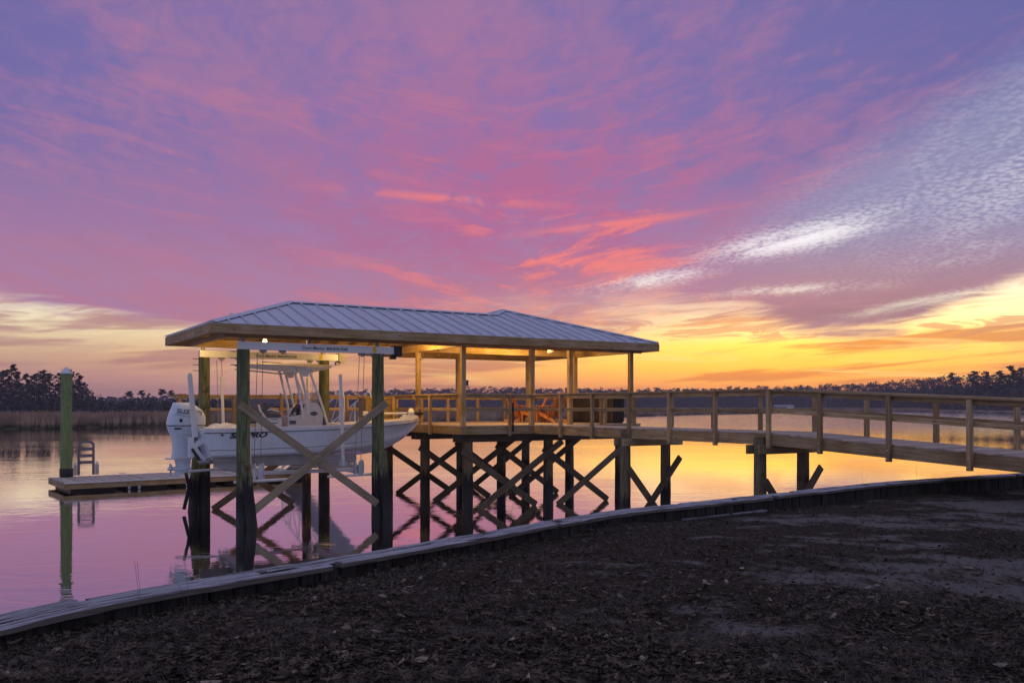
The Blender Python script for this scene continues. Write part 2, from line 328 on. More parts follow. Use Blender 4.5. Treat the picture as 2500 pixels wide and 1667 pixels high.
def cap_mat():
    m, g, b = new_mat('split_grey_plank'); at = g.n('ShaderNodeAttribute', attribute_name='grain'); V_ = at.outputs['Vector']
    def sc(x, y):
        q = g.n('ShaderNodeVectorMath', operation='MULTIPLY'); g.put(q.inputs[0], V_); q.inputs[1].default_value = (x, y, 1.); return q.outputs[0]
    n1 = g.noise(sc(1.4, 60.), 1., 6., .65, 2.1, .8); n2 = g.noise(sc(1.1, 9.), 1., 4., .6, 2., .6); n3 = g.noise(sc(.8, 24.), 1., 5., .7, 2., 1.)
    col = g.mix(g.mr(n1, .3, .7), (.17, .16, .17, 1), (.50, .48, .52, 1)); col = g.mix(g.mr(n2, .5, .72), col, (.13, .12, .115, 1))
    crack = g.mr(n3, .43, .36); col = g.mix(crack, col, (.012, .011, .011, 1))
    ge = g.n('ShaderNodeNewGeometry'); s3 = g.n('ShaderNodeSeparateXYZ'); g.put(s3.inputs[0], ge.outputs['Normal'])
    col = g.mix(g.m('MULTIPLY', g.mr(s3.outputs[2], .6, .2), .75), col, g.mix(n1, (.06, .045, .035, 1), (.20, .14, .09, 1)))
    g.put(b.inputs['Base Color'], col); b.inputs['Roughness'].default_value = .75; b.inputs['Specular IOR Level'].default_value = .35
    bp = g.n('ShaderNodeBump'); bp.inputs['Strength'].default_value = 1.; bp.inputs['Distance'].default_value = .012; g.put(bp.inputs['Height'], g.m('SUBTRACT', n1, g.m('MULTIPLY', crack, 1.6))); g.put(b.inputs['Normal'], bp.outputs[0]); return m
CAPW = cap_mat()
# ------------------------------------------------------------------ water, banks, bulkhead
def water_mat():
    m, g, b = new_mat('river_water'); nt = m.node_tree; nt.nodes.remove(b); out = [n for n in nt.nodes if n.type == 'OUTPUT_MATERIAL'][0]
    ge = g.n('ShaderNodeNewGeometry'); s3 = g.n('ShaderNodeSeparateXYZ'); g.put(s3.inputs[0], ge.outputs['Position']); x, y, z = s3.outputs
    far = g.mr(y, 30., 160.)
    v1 = g.vec(g.m('MULTIPLY', x, .55), y, 0.); n1 = g.noise(v1, 1.15, 4., .55, 2.1, .6, '2D'); n2 = g.noise(v1, 4.2, 3., .55, 2., .3, '2D')
    patch = g.mr(g.noise(g.vec(g.m('MULTIPLY', x, .03), g.m('MULTIPLY', y, .075), 0.), 1., 3., .5, 2., .6, '2D'), .42, .66)
    patch = g.m('MAXIMUM', patch, g.m('MULTIPLY', g.mr(y, 90., 170.), g.mr(x, -10., 60., .25, 1.)))
    h = g.m('ADD', g.m('MULTIPLY', n1, g.m('ADD', g.mr(patch, 0., 1., .0026, .009, 'LINEAR'), g.m('MULTIPLY', g.mr(y, 75., 150.), g.mr(x, 0., 40., .0, .10)))), g.m('MULTIPLY', n2, g.mr(patch, 0., 1., .0007, .0026, 'LINEAR')))
    bp = g.n('ShaderNodeBump'); bp.inputs['Strength'].default_value = 1.; bp.inputs['Distance'].default_value = 1.; g.put(bp.inputs['Height'], h)
    gl = g.n('ShaderNodeBsdfGlossy'); gl.inputs['Color'].default_value = (.97, .95, .95, 1); g.put(gl.inputs['Roughness'], g.mr(far, 0., 1., .015, .07, 'LINEAR')); g.put(gl.inputs['Normal'], bp.outputs[0])
    df = g.n('ShaderNodeBsdfDiffuse'); df.inputs['Color'].default_value = (.018, .020, .016, 1)
    fr = g.n('ShaderNodeFresnel'); fr.inputs['IOR'].default_value = 2.6; g.put(fr.inputs['Normal'], bp.outputs[0])
    mx = g.n('ShaderNodeMixShader'); g.put(mx.inputs[0], g.mr(fr.outputs[0], .15, .62, .45, .98, 'LINEAR')); nt.links.new(df.outputs[0], mx.inputs[1]); nt.links.new(gl.outputs[0], mx.inputs[2]); nt.links.new(mx.outputs[0], out.inputs[0]); return m
wm = MB(); xs = [-1800, -600, -150, -40, -9, 0, 12, 40, 150, 700, 1800]; ys = [-60, 0, 8, 20, 40, 80, 200, 600, 1700]
wm.add([(x, y, 0) for y in ys for x in xs], [(j * len(xs) + i, j * len(xs) + i + 1, (j + 1) * len(xs) + i + 1, (j + 1) * len(xs) + i) for j in range(len(ys) - 1) for i in range(len(xs) - 1)])
water = tag(obj('water', wm.mesh('water'), water_mat()), kind='structure')

# bulkhead line: outer top edge of the cap, read along the photograph and put at cap height
ZC = 1.75; ZG = 1.59
CAPPX = [(0, 1496), (128, 1466), (214, 1447), (420, 1419), (650, 1382), (907, 1340), (1148, 1300), (1345, 1265), (1495, 1241), (1700, 1222), (1861, 1205), (2138, 1176), (2350, 1161), (2500, 1152)]
WALL = [PX(x, y, ZC) for x, y in CAPPX]
d0 = (WALL[0] - WALL[2]).normalized(); d1 = (WALL[-1] - WALL[-4]).normalized()
WALL = [WALL[0] + d0 * 12, WALL[0] + d0 * 5, WALL[0] + d0 * 2] + WALL + [WALL[-1] + d1 * k for k in (3, 8, 18)]
def smooth_line(pts, step):
    cum = [0]
    for p, q in zip(pts, pts[1:]): cum.append(cum[-1] + (q - p).length)
    def at(s):
        for i in range(len(pts) - 1):
            if s <= cum[i + 1]: return pts[i].lerp(pts[i + 1], (s - cum[i]) / (cum[i + 1] - cum[i]))
        return pts[-1].copy()
    raw = [at(s * step) for s in range(int(cum[-1] / step) + 1)]
    for _ in range(12): raw = [raw[0]] + [(raw[i - 1] + raw[i] * 2 + raw[i + 1]) / 4 for i in range(1, len(raw) - 1)] + [raw[-1]]
    return raw
WL = smooth_line(WALL, .2)
def wall_y(x):
    if x <= WL[0].x: return WL[0].y
    for p, q in zip(WL, WL[1:]):
        if p.x <= x <= q.x: return p.y + (q.y - p.y) * (x - p.x) / max(1e-6, q.x - p.x)
    return WL[-1].y
def wn(i):
    d = (WL[min(i + 1, len(WL) - 1)] - WL[max(i - 1, 0)]); return Vector((d.y, -d.x, 0)).normalized()      # towards the land
BH = tag(empty('bulkhead', (0, 8, 0)), 'weathered grey timber bulkhead curving along the shore in the foreground', 'retaining wall')
def bpart(nm, mb, mat, sm=False): return obj(nm, mb.mesh(nm, sm), mat, BH, (0, -8, 0))
def cap_run(i0, i1, o0, o1, dz, nm='cap_plank', tk=.045):
    R = []; G = []; nz = 7; sd = random.random() * 60
    for i in range(i0, i1 + 1):
        for sub in (0, 1) if i < i1 - 1 else ((0, .9) if i == i1 - 1 else ()):
            p = WL[i].lerp(WL[min(i + 1, len(WL) - 1)], sub * .5); n_ = wn(i); s = i + sub * .5; ring = []
            e0 = o0 + .012 * noise.noise((s * .9, sd, 0)) + .01 * noise.noise((s * 3.1, sd, 5)); e1 = o1 + .010 * noise.noise((s * .8, sd, 9)) + .009 * noise.noise((s * 3.3, sd, 7))
            for k in range(nz + 1):
                t = k / nz; q = p + n_ * (e0 + (e1 - e0) * t); zz_ = ZC + dz + .006 * noise.noise((s * .7, t * 6, sd)) + .007 * noise.noise((s * .25, sd, t * 11)) - (.012 if k in (0, nz) else 0) * (.5 + .8 * abs(noise.noise((s * 2, sd, k))))
                ring.append((q.x, q.y, zz_)); G.append((s * .2, e0 + (e1 - e0) * t, sd))
            for k in (nz, 0): q = p + n_ * (e1 - .006 if k else e0 + .006); ring.append((q.x, q.y, ZC + dz - tk + .005 * noise.noise((s, sd, k)))); G.append((s * .2, e1 + .04 if k else e0 - .04, sd))
            R.append(ring)
    o = bpart(nm, MB().ring(R), CAPW, False); at = o.data.attributes.new('grain', 'FLOAT_VECTOR', 'POINT')
    if len(at.data) == len(G): at.data.foreach_set('vector', [c for v in G for c in v])
    return o
NW = len(WL)
# two rows of planks with staggered butt joints; the outer row is broken away in places
i = 2; jo = 0
cuts_in = [0]; 
while cuts_in[-1] < NW - 1: cuts_in.append(min(NW - 1, cuts_in[-1] + random.randint(15, 23)))
cuts_out = [0]
while cuts_out[-1] < NW - 1: cuts_out.append(min(NW - 1, cuts_out[-1] + random.randint(13, 25)))
for k, (p, q) in enumerate(zip(cuts_in, cuts_in[1:])): cap_run(p, q, .238, .352 + random.uniform(-.014, .018), random.uniform(-.008, .016))
for k, (p, q) in enumerate(zip(cuts_out, cuts_out[1:])): cap_run(p, q, .0 + random.uniform(-.01, .01), .100 + random.uniform(-.008, .004), random.uniform(-.016, .004))
cuts_mid = [0]
while cuts_mid[-1] < NW - 1: cuts_mid.append(min(NW - 1, cuts_mid[-1] + random.randint(12, 24)))
for k, (p, q) in enumerate(zip(cuts_mid, cuts_mid[1:])): cap_run(p, q, .116, .221 + random.uniform(-.004, .004), random.uniform(-.012, .006))
for f0, f1, o in ((.16, .20, -.13), (.42, .45, -.07), (.60, .63, -.09), (.64, .67, -.07), (.33, .36, -.06)): cap_run(int(NW * f0), int(NW * f1), o, .0, -.03, 'outer_plank', .05)
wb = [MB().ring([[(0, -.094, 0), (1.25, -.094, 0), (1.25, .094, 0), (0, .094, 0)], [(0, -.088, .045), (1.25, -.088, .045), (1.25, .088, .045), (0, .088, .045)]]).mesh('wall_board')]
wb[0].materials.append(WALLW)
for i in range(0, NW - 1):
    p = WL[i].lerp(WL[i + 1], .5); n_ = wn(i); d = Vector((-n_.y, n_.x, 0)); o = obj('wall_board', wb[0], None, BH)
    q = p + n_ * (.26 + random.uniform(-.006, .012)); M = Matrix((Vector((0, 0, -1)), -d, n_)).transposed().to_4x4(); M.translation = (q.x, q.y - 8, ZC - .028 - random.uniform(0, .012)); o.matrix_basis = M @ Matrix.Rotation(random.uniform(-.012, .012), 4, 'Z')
# ground behind the wall
def litter(x, y):
    v = .7 * noise.fractal((x * .42 + 3.1, y * .8, 2.2), .9, 2.1, 5) + .5 * noise.noise((x * 1.6, y * 3.2, 8.)) + .35 * noise.noise((x * 4.5, y * 7., 4.))
    s = (max(-2, x) * .085) + max(0, (6.5 - abs(y - 7.5)) * .0)      # barer towards the right
    near = max(0, 1 - abs(wall_y(x) - y) / 2.2)
    return max(0.2, min(1., .90 + v * 1.05 - s + near * .45))
def gz(x, y):
    dd = max(0, wall_y(x) - y)
    return ZG - .014 * max(0, min(12, x)) + .03 * min(1, dd / 3) + .035 * noise.fractal((x * .6, y * .6, 1), 1, 2, 4) + .012 * noise.noise((x * 5, y * 5, 3)) + .02 * litter(x, y)
gm = MB(); vcol = []
xs = [-40, -20, -11, -8] + [-6.5 + .085 * k for k in range(int(20.5 / .085))] + [14.2, 15, 17, 20, 26, 32]
rows = [0] + [.06 * 1.022 ** k for k in range(1, 95)]
cum = [0]
for r in rows[1:]: cum.append(cum[-1] + r)
cum += [cum[-1] + 3, cum[-1] + 10, cum[-1] + 35]
for x in xs:
    y0 = wall_y(x) - .2
    for c in cum: y = y0 - c; gm.v.append((x, y, gz(x, y) if abs(x) < 15 else ZG)); vcol.append(litter(x, y))
nr = len(cum)
for i in range(len(xs) - 1):
    for j in range(nr - 1): gm.f.append((i * nr + j, i * nr + j + 1, (i + 1) * nr + j + 1, (i + 1) * nr + j))
def ground_mat():
    m, g, b = new_mat('sandy_litter_ground'); at = g.n('ShaderNodeVertexColor', layer_name='litter'); ge = g.n('ShaderNodeNewGeometry'); P_ = ge.outputs['Position']
    n1 = g.noise(P_, 26., 6., .65); n2 = g.noise(P_, 6., 5., .6); n3 = g.noise(P_, 120., 3., .6)
    t = g.mr(g.m('ADD', at.outputs[0], g.m('MULTIPLY', g.m('SUBTRACT', n1, .5), .9)), .3, .62)
    sand = g.mix(g.mr(n3, .35, .65), (.095, .084, .074, 1), (.18, .16, .145, 1)); lit = g.mix(g.mr(n1, .35, .7), (.013, .009, .006, 1), (.058, .040, .025, 1)); lit = g.mix(g.mr(n2, .5, .75), lit, (.035, .03, .02, 1))
    g.put(b.inputs['Base Color'], g.mix(t, sand, lit)); b.inputs['Roughness'].default_value = .95; b.inputs['Specular IOR Level'].default_value = .15
    bp = g.n('ShaderNodeBump'); bp.inputs['Strength'].default_value = .9; bp.inputs['Distance'].default_value = .03; g.put(bp.inputs['Height'], g.m('ADD', n1, g.m('MULTIPLY', n3, .25))); g.put(b.inputs['Normal'], bp.outputs[0]); return m
gme = gm.mesh('ground', False); gme.polygons.foreach_set('use_smooth', [True] * len(gme.polygons))
ca = gme.color_attributes.new('litter', 'FLOAT_COLOR', 'POINT')
for i, v in enumerate(vcol): ca.data[i].color = (v, v, v, 1)
ground = tag(obj('ground', gme, ground_mat()), kind='structure')
# fallen leaves and dead grass
def leaf_mat(nm, c0, c1):
    m, g, b = new_mat(nm); ge = g.n('ShaderNodeNewGeometry'); oi = g.n('ShaderNodeObjectInfo')
    n = g.noise(ge.outputs['Position'], 11., 2., .5); n2 = g.noise(ge.outputs['Position'], 3.1, 2., .5)
    g.put(b.inputs['Base Color'], g.mix(g.mr(g.m('ADD', g.m('MULTIPLY', n, .7), g.m('MULTIPLY', oi.outputs['Random'], .3)), .35, .7), c0, c1)); b.inputs['Roughness'].default_value = .75; b.inputs['Specular IOR Level'].default_value = .3; return m
LEAF = leaf_mat('dry_leaf', (.07, .052, .036, 1), (.30, .23, .165, 1)); LEAFD = leaf_mat('dark_dry_leaf', (.020, .013, .008, 1), (.175, .122, .075, 1)); GRASSD = leaf_mat('dead_grass', (.03, .022, .016, 1), (.17, .125, .09, 1))
def leaf_verts(Ln, wd, curl, bend):
    vs = []; fs = []
    K = 5
    for i in range(K + 1):
        t = i / K; hw = wd * sin(pi * min(.98, t * .93 + .04)) ** .8 * (1.0 if t < .6 else 1.05) / 2; z = bend * (t - .5) ** 2 * 4 * Ln
        vs += [(Ln * (t - .5), -hw, z + curl * hw), (Ln * (t - .5), 0, z), (Ln * (t - .5), hw, z + curl * hw)]
    for i in range(K):
        for j in range(2): fs.append((i * 3 + j, i * 3 + j + 1, i * 3 + j + 4, i * 3 + j + 3))
    return vs, fs
LM = []
for k in range(10):
    vs, fs = leaf_verts(random.uniform(.065, .105), random.uniform(.022, .042), random.uniform(-.5, .9), random.uniform(-.05, .22)); m = MB().add(vs, fs).mesh('leaf', True); m.materials.append(LEAF); LM.append(m)
lb = MB(); nl = 0; tries = 0; big = []
def view_pt():
    # a spot of the ground in view, evenly over the picture rather than over the ground
    x = random.uniform(-60, 2560); y = random.uniform(1160, 1700); p = PX(x, y, ZG); return p.x, p.y
while nl < 17000 and tries < 120000:
    tries += 1; x, y = view_pt()
    if y > wall_y(x) - .36 or y < 3.5: continue
    l = litter(x, y)
    if random.random() > .06 + l * .95: continue
    s = random.uniform(.5, 1.12) * (.68 if random.random() < .6 else 1)
    M = Matrix.Translation((x, y, gz(x, y) + random.uniform(.004, .02))) @ Matrix.Rotation(random.uniform(0, 2 * pi), 4, 'Z') @ Matrix.Rotation(random.gauss(0, .32), 4, 'X') @ Matrix.Rotation(random.gauss(0, .22), 4, 'Y') @ Matrix.Scale(s, 4)
    if len(big) < 300 and y < 8.2 and s > .85:
        o = obj('leaf', random.choice(LM), None, ground); o.matrix_basis = M; big.append(o)
    else:
        vs, fs = leaf_verts(random.uniform(.05, .095), random.uniform(.016, .034), random.uniform(-.5, .9), random.uniform(-.05, .25)); lb.add([M @ Vector(v) for v in vs], fs)
    nl += 1
for _ in range(420):
    x, y = view_pt()
    if y > wall_y(x) - .4 or y < 3.5: continue
    an = random.uniform(0, 2 * pi); ln_ = random.uniform(.06, .3); w = random.uniform(.0012, .003); p0 = Vector((x, y, gz(x, y) + .015)); d = Vector((cos(an), sin(an), random.gauss(0, .12))) * ln_; k_ = Vector((-sin(an), cos(an), 0)) * ln_ * random.gauss(0, .12)
    lb.tube([p0, p0 + d * .5 + k_, p0 + d], [w, w * .9, w * .4], 4)
tag(obj('leaf_litter', lb.mesh('leaf_litter', True), LEAFD), 'dark dry oak leaves scattered thickly over the sandy ground', 'leaf litter', kind='stuff')
gb = MB(); ng = 0; tries = 0
while ng < 6000 and tries < 60000:
    tries += 1; x, y = view_pt()
    if y > wall_y(x) - .34 or y < 3.5: continue
    if random.random() > litter(x, y) * (1.1 if noise.noise((x * 1.1, y * 1.1, 30)) > -.05 else .12): continue
    z = gz(x, y)
    for k in range(random.randint(4, 8)):
        an = random.uniform(0, 2 * pi); ln = random.uniform(.03, .10); up_ = random.uniform(.15, .9); w = .0008 + .0008 * random.random() + y * .00009
        bx, by = x + random.gauss(0, .025), y + random.gauss(0, .025); d = Vector((cos(an), sin(an), 0)); s_ = Vector((-sin(an), cos(an), 0)) * w
        p0 = Vector((bx, by, z)); p1 = p0 + d * ln * .5 + Vector((0, 0, ln * .55 * up_)); p2 = p0 + d * ln + Vector((0, 0, ln * .6 * up_))
        gb.add([p0 - s_, p0 + s_, p1 + s_ * .7, p1 - s_ * .7, p2], [(0, 1, 2, 3), (3, 2, 4)])
    ng += 1
tag(obj('dead_grass', gb.mesh('dead_grass'), GRASSD), 'thin wiry dead grass growing among the leaves', 'grass', kind='stuff')
lbq = PX(1765, 1256, 1.55)
lbp = tag(empty('loose_board', (lbq.x, lbq.y - .1, gz(lbq.x, lbq.y - .1) - .025)), 'thin grey board lying on the ground just inside the wall', 'board'); lbp.rotation_euler = (0, 0, .62)
o = obj('plank', boardmesh(1.75, .12, .03, OLDW), None, lbp, (-.9, 0, .04))
stalks = []
for sx, sy in ((2110, 1180), (1240, 1262), (465, 1465), (2240, 1172), (345, 1480), (1330, 1275)):
    p = PX(sx, sy, ZC); m = MB()
    for k in range(2): h = random.uniform(.1, .3); dx_ = random.uniform(-.1, .1); m.tube([(dx_ * .1, .02 * k, -.3), (dx_ * .5, .02 * k, h * .4), (dx_, .02 * k, h)], .0011, 4)
    t_ = obj('grass_stalk', m.mesh('grass_stalk'), GRASSD, None, p); stalks.append(t_)
for t_, lb_ in zip(stalks, ('tall thin grass stalk by the wall beneath the right railing post', 'thin grass stalk by the wall near the middle of the picture', 'thin dry grass stalks by the wall at left below the outboard', 'short thin grass stalk by the wall at far right', 'thin dry grass stalks at the far left plank joint', 'small grass stalks by the wall below the platform')): tag(t_, lb_, 'grass stalk', 'grass stalks along the bulkhead')

# ------------------------------------------------------------------ far banks: marsh, grass, trees
FRONT = [(-700, 1068), (-300, 1055), (0, 1048), (430, 1040), (600, 1037), (900, 1032), (1100, 1027), (1300, 1024), (1500, 1018), (1700, 1012), (1900, 1008.5), (2100, 1006), (2300, 1004), (2390, 1003)]
def frontD(px):
    for (x0, y0), (x1, y1) in zip(FRONT, FRONT[1:]):
        if x0 <= px <= x1: return 2172.7 * CAM_Z / (y0 + (y1 - y0) * (px - x0) / (x1 - x0) - 991.2)
    return 2172.7 * CAM_Z / (FRONT[-1][1] - 991.2) if px > 0 else 2172.7 * CAM_Z / (FRONT[0][1] - 991.2)
TREED = [(-900, 260), (0, 700), (430, 820), (1250, 800), (1850, 800), (2000, 720), (2200, 560), (2500, 390), (2800, 300), (3400, 230)]
TOPY = [(-900, 960), (0, 968), (430, 964), (600, 963), (700, 959), (790, 954), (860, 953), (960, 950), (1060, 947), (1160, 945), (1260, 942), (1400, 944), (1500, 947), (1600, 947), (1700, 945), (1800, 943), (1900, 941), (2000, 938), (2100, 933), (2200, 925), (2300, 917), (2400, 910), (2500, 902), (2800, 890), (3400, 870)]
def lin(T, x):
    if x <= T[0][0]: return T[0][1]
    for (x0, y0), (x1, y1) in zip(T, T[1:]):
        if x <= x1: return y0 + (y1 - y0) * (x - x0) / (x1 - x0)
    return T[-1][1]
def marsh_mat(nm, c0, c1, c2):
    m, g, b = new_mat(nm); ge = g.n('ShaderNodeNewGeometry'); s3 = g.n('ShaderNodeSeparateXYZ'); g.put(s3.inputs[0], ge.outputs['Position'])
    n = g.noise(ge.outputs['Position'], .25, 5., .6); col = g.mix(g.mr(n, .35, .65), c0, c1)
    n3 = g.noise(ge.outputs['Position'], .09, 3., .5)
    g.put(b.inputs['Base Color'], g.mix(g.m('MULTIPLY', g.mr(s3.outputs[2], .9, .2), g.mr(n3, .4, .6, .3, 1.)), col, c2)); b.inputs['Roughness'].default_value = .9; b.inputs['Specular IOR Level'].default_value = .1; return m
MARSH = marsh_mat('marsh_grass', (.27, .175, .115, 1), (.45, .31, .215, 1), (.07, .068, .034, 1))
mm = MB(); cols = list(range(-700, 2391, 40)); depth = [0, .6, 2, 6, 20, 60, 150, 400, 900]
for px in cols:
    D = frontD(px)
    for k, e in enumerate(depth): DD = D + e; mm.v.append(((px - 1250) / 2172.7 * DD, DD, (-.15, .15, .3, .4, .5, .5, .5, .6, .8)[k] + .05 * noise.noise((px * .02, k, 0))))
n_ = len(depth)
for i in range(len(cols) - 1):
    for j in range(n_ - 1): mm.f.append((i * n_ + j, i * n_ + j + 1, (i + 1) * n_ + j + 1, (i + 1) * n_ + j))
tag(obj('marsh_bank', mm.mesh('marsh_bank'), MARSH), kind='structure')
fl_ = MB(); cols = list(range(-900, 3401, 60))
for px in cols:
    D = lin(TREED, px) - 22
    for e in (0, 4, 60, 700): DD = D + e; fl_.v.append(((px - 1250) / 2172.7 * DD, DD, -.1 if e == 0 else .9 if e < 100 else 2.))
for i in range(len(cols) - 1):
    for j in range(3): fl_.f.append((i * 4 + j, i * 4 + j + 1, i * 4 + 5 + j, i * 4 + 4 + j))
tag(obj('far_bank', fl_.mesh('far_bank'), MARSH), kind='structure')
mg = MB(); dep = 0.; row = 0
while dep < 420:
    px = -420.
    while px < 2385:
        D = frontD(px) + dep + random.uniform(-.4, .4) + (3. * noise.noise((px * .02, 5, 0)) + 2. * noise.noise((px * .09, 5, 3))); x = (px - 1250) / 2172.7 * D; w = D * .0011 * random.uniform(.6, 1.5)
        h = random.uniform(1.35, 2.3) * (1 + .14 * noise.noise((x * .05, D * .05, 2))) * (.75 if dep < .8 else 1) * max(.25, min(1, (2400 - px) / 160)); l_ = random.gauss(0, .22)
        mg.add([(x - w, D, .1), (x + w, D, .1), (x + l_, D + random.gauss(0, .2), .1 + h)], [(0, 1, 2)])
        px += (2.6 if row < 14 else 4.6) * random.uniform(.6, 1.4) * (1 if D < 250 else .8)
    row += 1; dep += .35 + dep * .13
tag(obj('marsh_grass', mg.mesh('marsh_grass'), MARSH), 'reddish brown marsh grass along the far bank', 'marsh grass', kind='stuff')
def foliage_mat(nm, c0, c1):
    m, g, b = new_mat(nm); ge = g.n('ShaderNodeNewGeometry'); n = g.noise(ge.outputs['Position'], .5, 4., .6); n2 = g.noise(ge.outputs['Position'], .07, 2., .5)
    g.put(b.inputs['Base Color'], g.mix(g.mr(g.m('ADD', g.m('MULTIPLY', n, .6), g.m('MULTIPLY', n2, .4)), .35, .65), c0, c1)); b.inputs['Roughness'].default_value = .85; b.inputs['Specular IOR Level'].default_value = .15; return m
NEEDLE = foliage_mat('pine_needles', (.02, .023, .02, 1), (.06, .06, .045, 1)); WOODL = foliage_mat('far_foliage', (.04, .036, .036, 1), (.095, .082, .075, 1)); BUSHL = foliage_mat('shrub_foliage', (.035, .034, .03, 1), (.11, .10, .095, 1)); BARK = plain('bark', (.10, .085, .075), .9, 0, .3)
def clump(mb, c, r, n, s, flat=.55):
    for _ in range(n):
        d = Vector((random.gauss(0, 1), random.gauss(0, 1), random.gauss(0, 1))).normalized() * r * random.random() ** .45; d.z *= flat; p = c + d
        u = Vector((random.gauss(0, 1), random.gauss(0, 1), random.gauss(0, .7))).normalized(); v = u.cross(Vector((random.gauss(0, 1), random.gauss(0, 1), random.gauss(0, 1)))).normalized(); q = s * random.uniform(.6, 1.4)
        mb.add([p - u * q * .5 - v * q * .28, p + u * q * .5 - v * q * .2, p + u * q * .35 + v * q * .3, p - u * q * .3 + v * q * .32], [(0, 1, 2, 3)])
def pine_meshes(h, seed, bare=.5, leaf=.5, dens=16):
    random.seed(seed); tr = MB(); cr = MB(); sx, sy = random.gauss(0, .02) * h, random.gauss(0, .02) * h
    tp = lambda t: Vector((sx * t * t, sy * t * t, h * t))
    tr.tube([tp(k / 6) for k in range(7)], [h * .016 * (1 - .85 * k / 6) + .03 for k in range(7)], 6)
    nb = random.randint(26, 34)
    for k in range(nb):
        t = bare + (1 - bare) * (k + random.random()) / nb; c = tp(t); an = random.uniform(0, 2 * pi); ln = h * random.uniform(.09, .2) * (1.15 - .75 * ((t - bare) / (1 - bare)) ** 2) * random.choice((1, 1, .55)); rise = random.uniform(-.05, .4)
        e = c + Vector((cos(an), sin(an), rise)) * ln; tr.tube([c, c.lerp(e, .6) + Vector((0, 0, -.02 * h)), e], [.07, .045, .02], 4)
        for f_ in (1., .72, .45): clump(cr, c.lerp(e, f_) + Vector((random.gauss(0, .012), random.gauss(0, .012), .02)) * h, h * random.uniform(.024, .055), dens, leaf, .55)
    clump(cr, tp(.99), h * .04, dens, leaf, .7)
    return tr.mesh('trunk', True), cr.mesh('crown')
PINES = [pine_meshes(1. * 15, 40 + k, .30 + .08 * (k % 3), .4, 22) for k in range(5)] + [pine_meshes(15, 60, .5, .36, 20), pine_meshes(15, 61, .74, .38, 24)]
for t_, c_ in PINES: t_.materials.append(BARK); c_.materials.append(NEEDLE)
random.seed(11)
def pine(px, topy, D, k, label, group=None, zb=.8, rz=0., wide=1.):
    h = CAM_Z + (991.2 - topy) * D / 2172.7 - zb; s = h / 15.6
    o = tag(empty('pine_tree', ((px - 1250) / 2172.7 * D, D, zb), rz), label, 'tree', group); o.scale = (s * wide, s * wide, s)
    obj('trunk', PINES[k][0], None, o); obj('crown', PINES[k][1], None, o); return o
GL = 'pines of the grove on the left bank'
for q in [(27, 890, 245, 0, 'tallest pine at the far left edge of the left grove'), (8, 903, 250, 1, 'pine cut by the left edge of the picture'), (48, 906, 256, 2, 'second pine of the left grove, just right of the tallest'), (66, 910, 240, 3, 'third pine from the left in the left grove'), (84, 911, 252, 4, 'fourth pine from the left in the left grove'), (105, 902, 246, 1, 'round-topped tall pine near the middle of the left grove'), (123, 912, 250, 0, 'pine right of the round-topped one in the left grove'), (143, 909, 243, 2, 'pine partly hidden by the left side of the mossy mooring pile'), (163, 914, 255, 3, 'pine hidden mostly behind the mossy mooring pile'), (192, 916, 240, 5, 'open pine with visible trunk just right of the mossy mooring pile'), (212, 955, 238, 4, 'small short pine at the right end of the left grove')]:
    pine(*q, GL, rz=random.uniform(0, 6), wide=1.0)
for q in [(316, 955, 420, 6, 'first lone umbrella-topped pine beyond the left marsh'), (348, 953, 420, 6, 'second lone pine from the left beyond the marsh'), (362, 960, 430, 5, 'smallest of the lone pines beyond the left marsh'), (394, 950, 410, 6, 'tallest of the lone pines, left of the outboard'), (420, 953, 415, 6, 'lone pine closest to the white outboard')]: pine(*q, 'lone pines beyond the left marsh', rz=random.uniform(0, 6), wide=1.25)
for q in [(2327, 910, 430, 0, 'pine rising from the right wood, leftmost of its taller ones'), (2380, 904, 415, 1, 'second of the taller pines on the right bank'), (2412, 906, 405, 2, 'third of the taller pines on the right bank'), (2443, 903, 400, 3, 'pine just left of the tallest on the right bank'), (2474, 892, 390, 5, 'tallest pine at the right end of the far treeline'), (2499, 897, 385, 4, 'pine cut by the right edge of the picture')]: pine(*q, 'tall pines on the right bank', rz=random.uniform(0, 6), wide=1.15)
# the rest of the woods read as one dark mass
fw = MB(); px = -850.
while px < 3350:
    D0_ = lin(TREED, px); sp_ = D0_ * .0044 * random.uniform(.7, 1.3)
    for r in range(4):
        D = D0_ + r * 14 + random.uniform(-6, 6); ty = lin(TOPY, px) + random.gauss(2., 2.2) + (6 - r * 2); zt = CAM_Z + (991.2 - ty) * D / 2172.7; x = (px + random.uniform(-4, 4) - 1250) / 2172.7 * D; hh = max(4, zt - .8); s = D * .0019
        for k in range(7):
            t = 1 - random.random() ** 1.4 * .95; rr = hh * .19 * (1.25 - .7 * t)
            clump(fw, Vector((x + random.gauss(0, rr * .8), D + random.gauss(0, rr * .8), .8 + hh * t - rr * .4)), rr, 20, s * .72, .75)
        if r == 2:        # the close-set trunks and undergrowth inside the wood
            w_ = sp_ * .75
            fw.ring([[(x + w_ * q * cos(a_), D + w_ * q * sin(a_), z_) for a_ in (0, 1.05, 2.1, 3.14, 4.2, 5.2)] for q, z_ in ((1., .3), (1.25, hh * .4), (1.1, hh * .68), (.35, hh * .8))])
    px += sp_ / D0_ * 2172.7
tag(obj('far_woods', fw.mesh('far_woods'), WOODL), 'long dark band of distant woods across the river', 'woods', kind='stuff')
bs = MB()
for _ in range(900):
    px = random.uniform(-300, 245); D = random.uniform(205, 262); edge_ = min(1, (250 - px) / 70); h = random.uniform(1.5, 11.5) * (.3 + .7 * edge_); clump(bs, Vector(((px - 1250) / 2172.7 * D, D, 1 + h * random.random())), random.uniform(.9, 1.9), 34, .48, .8)
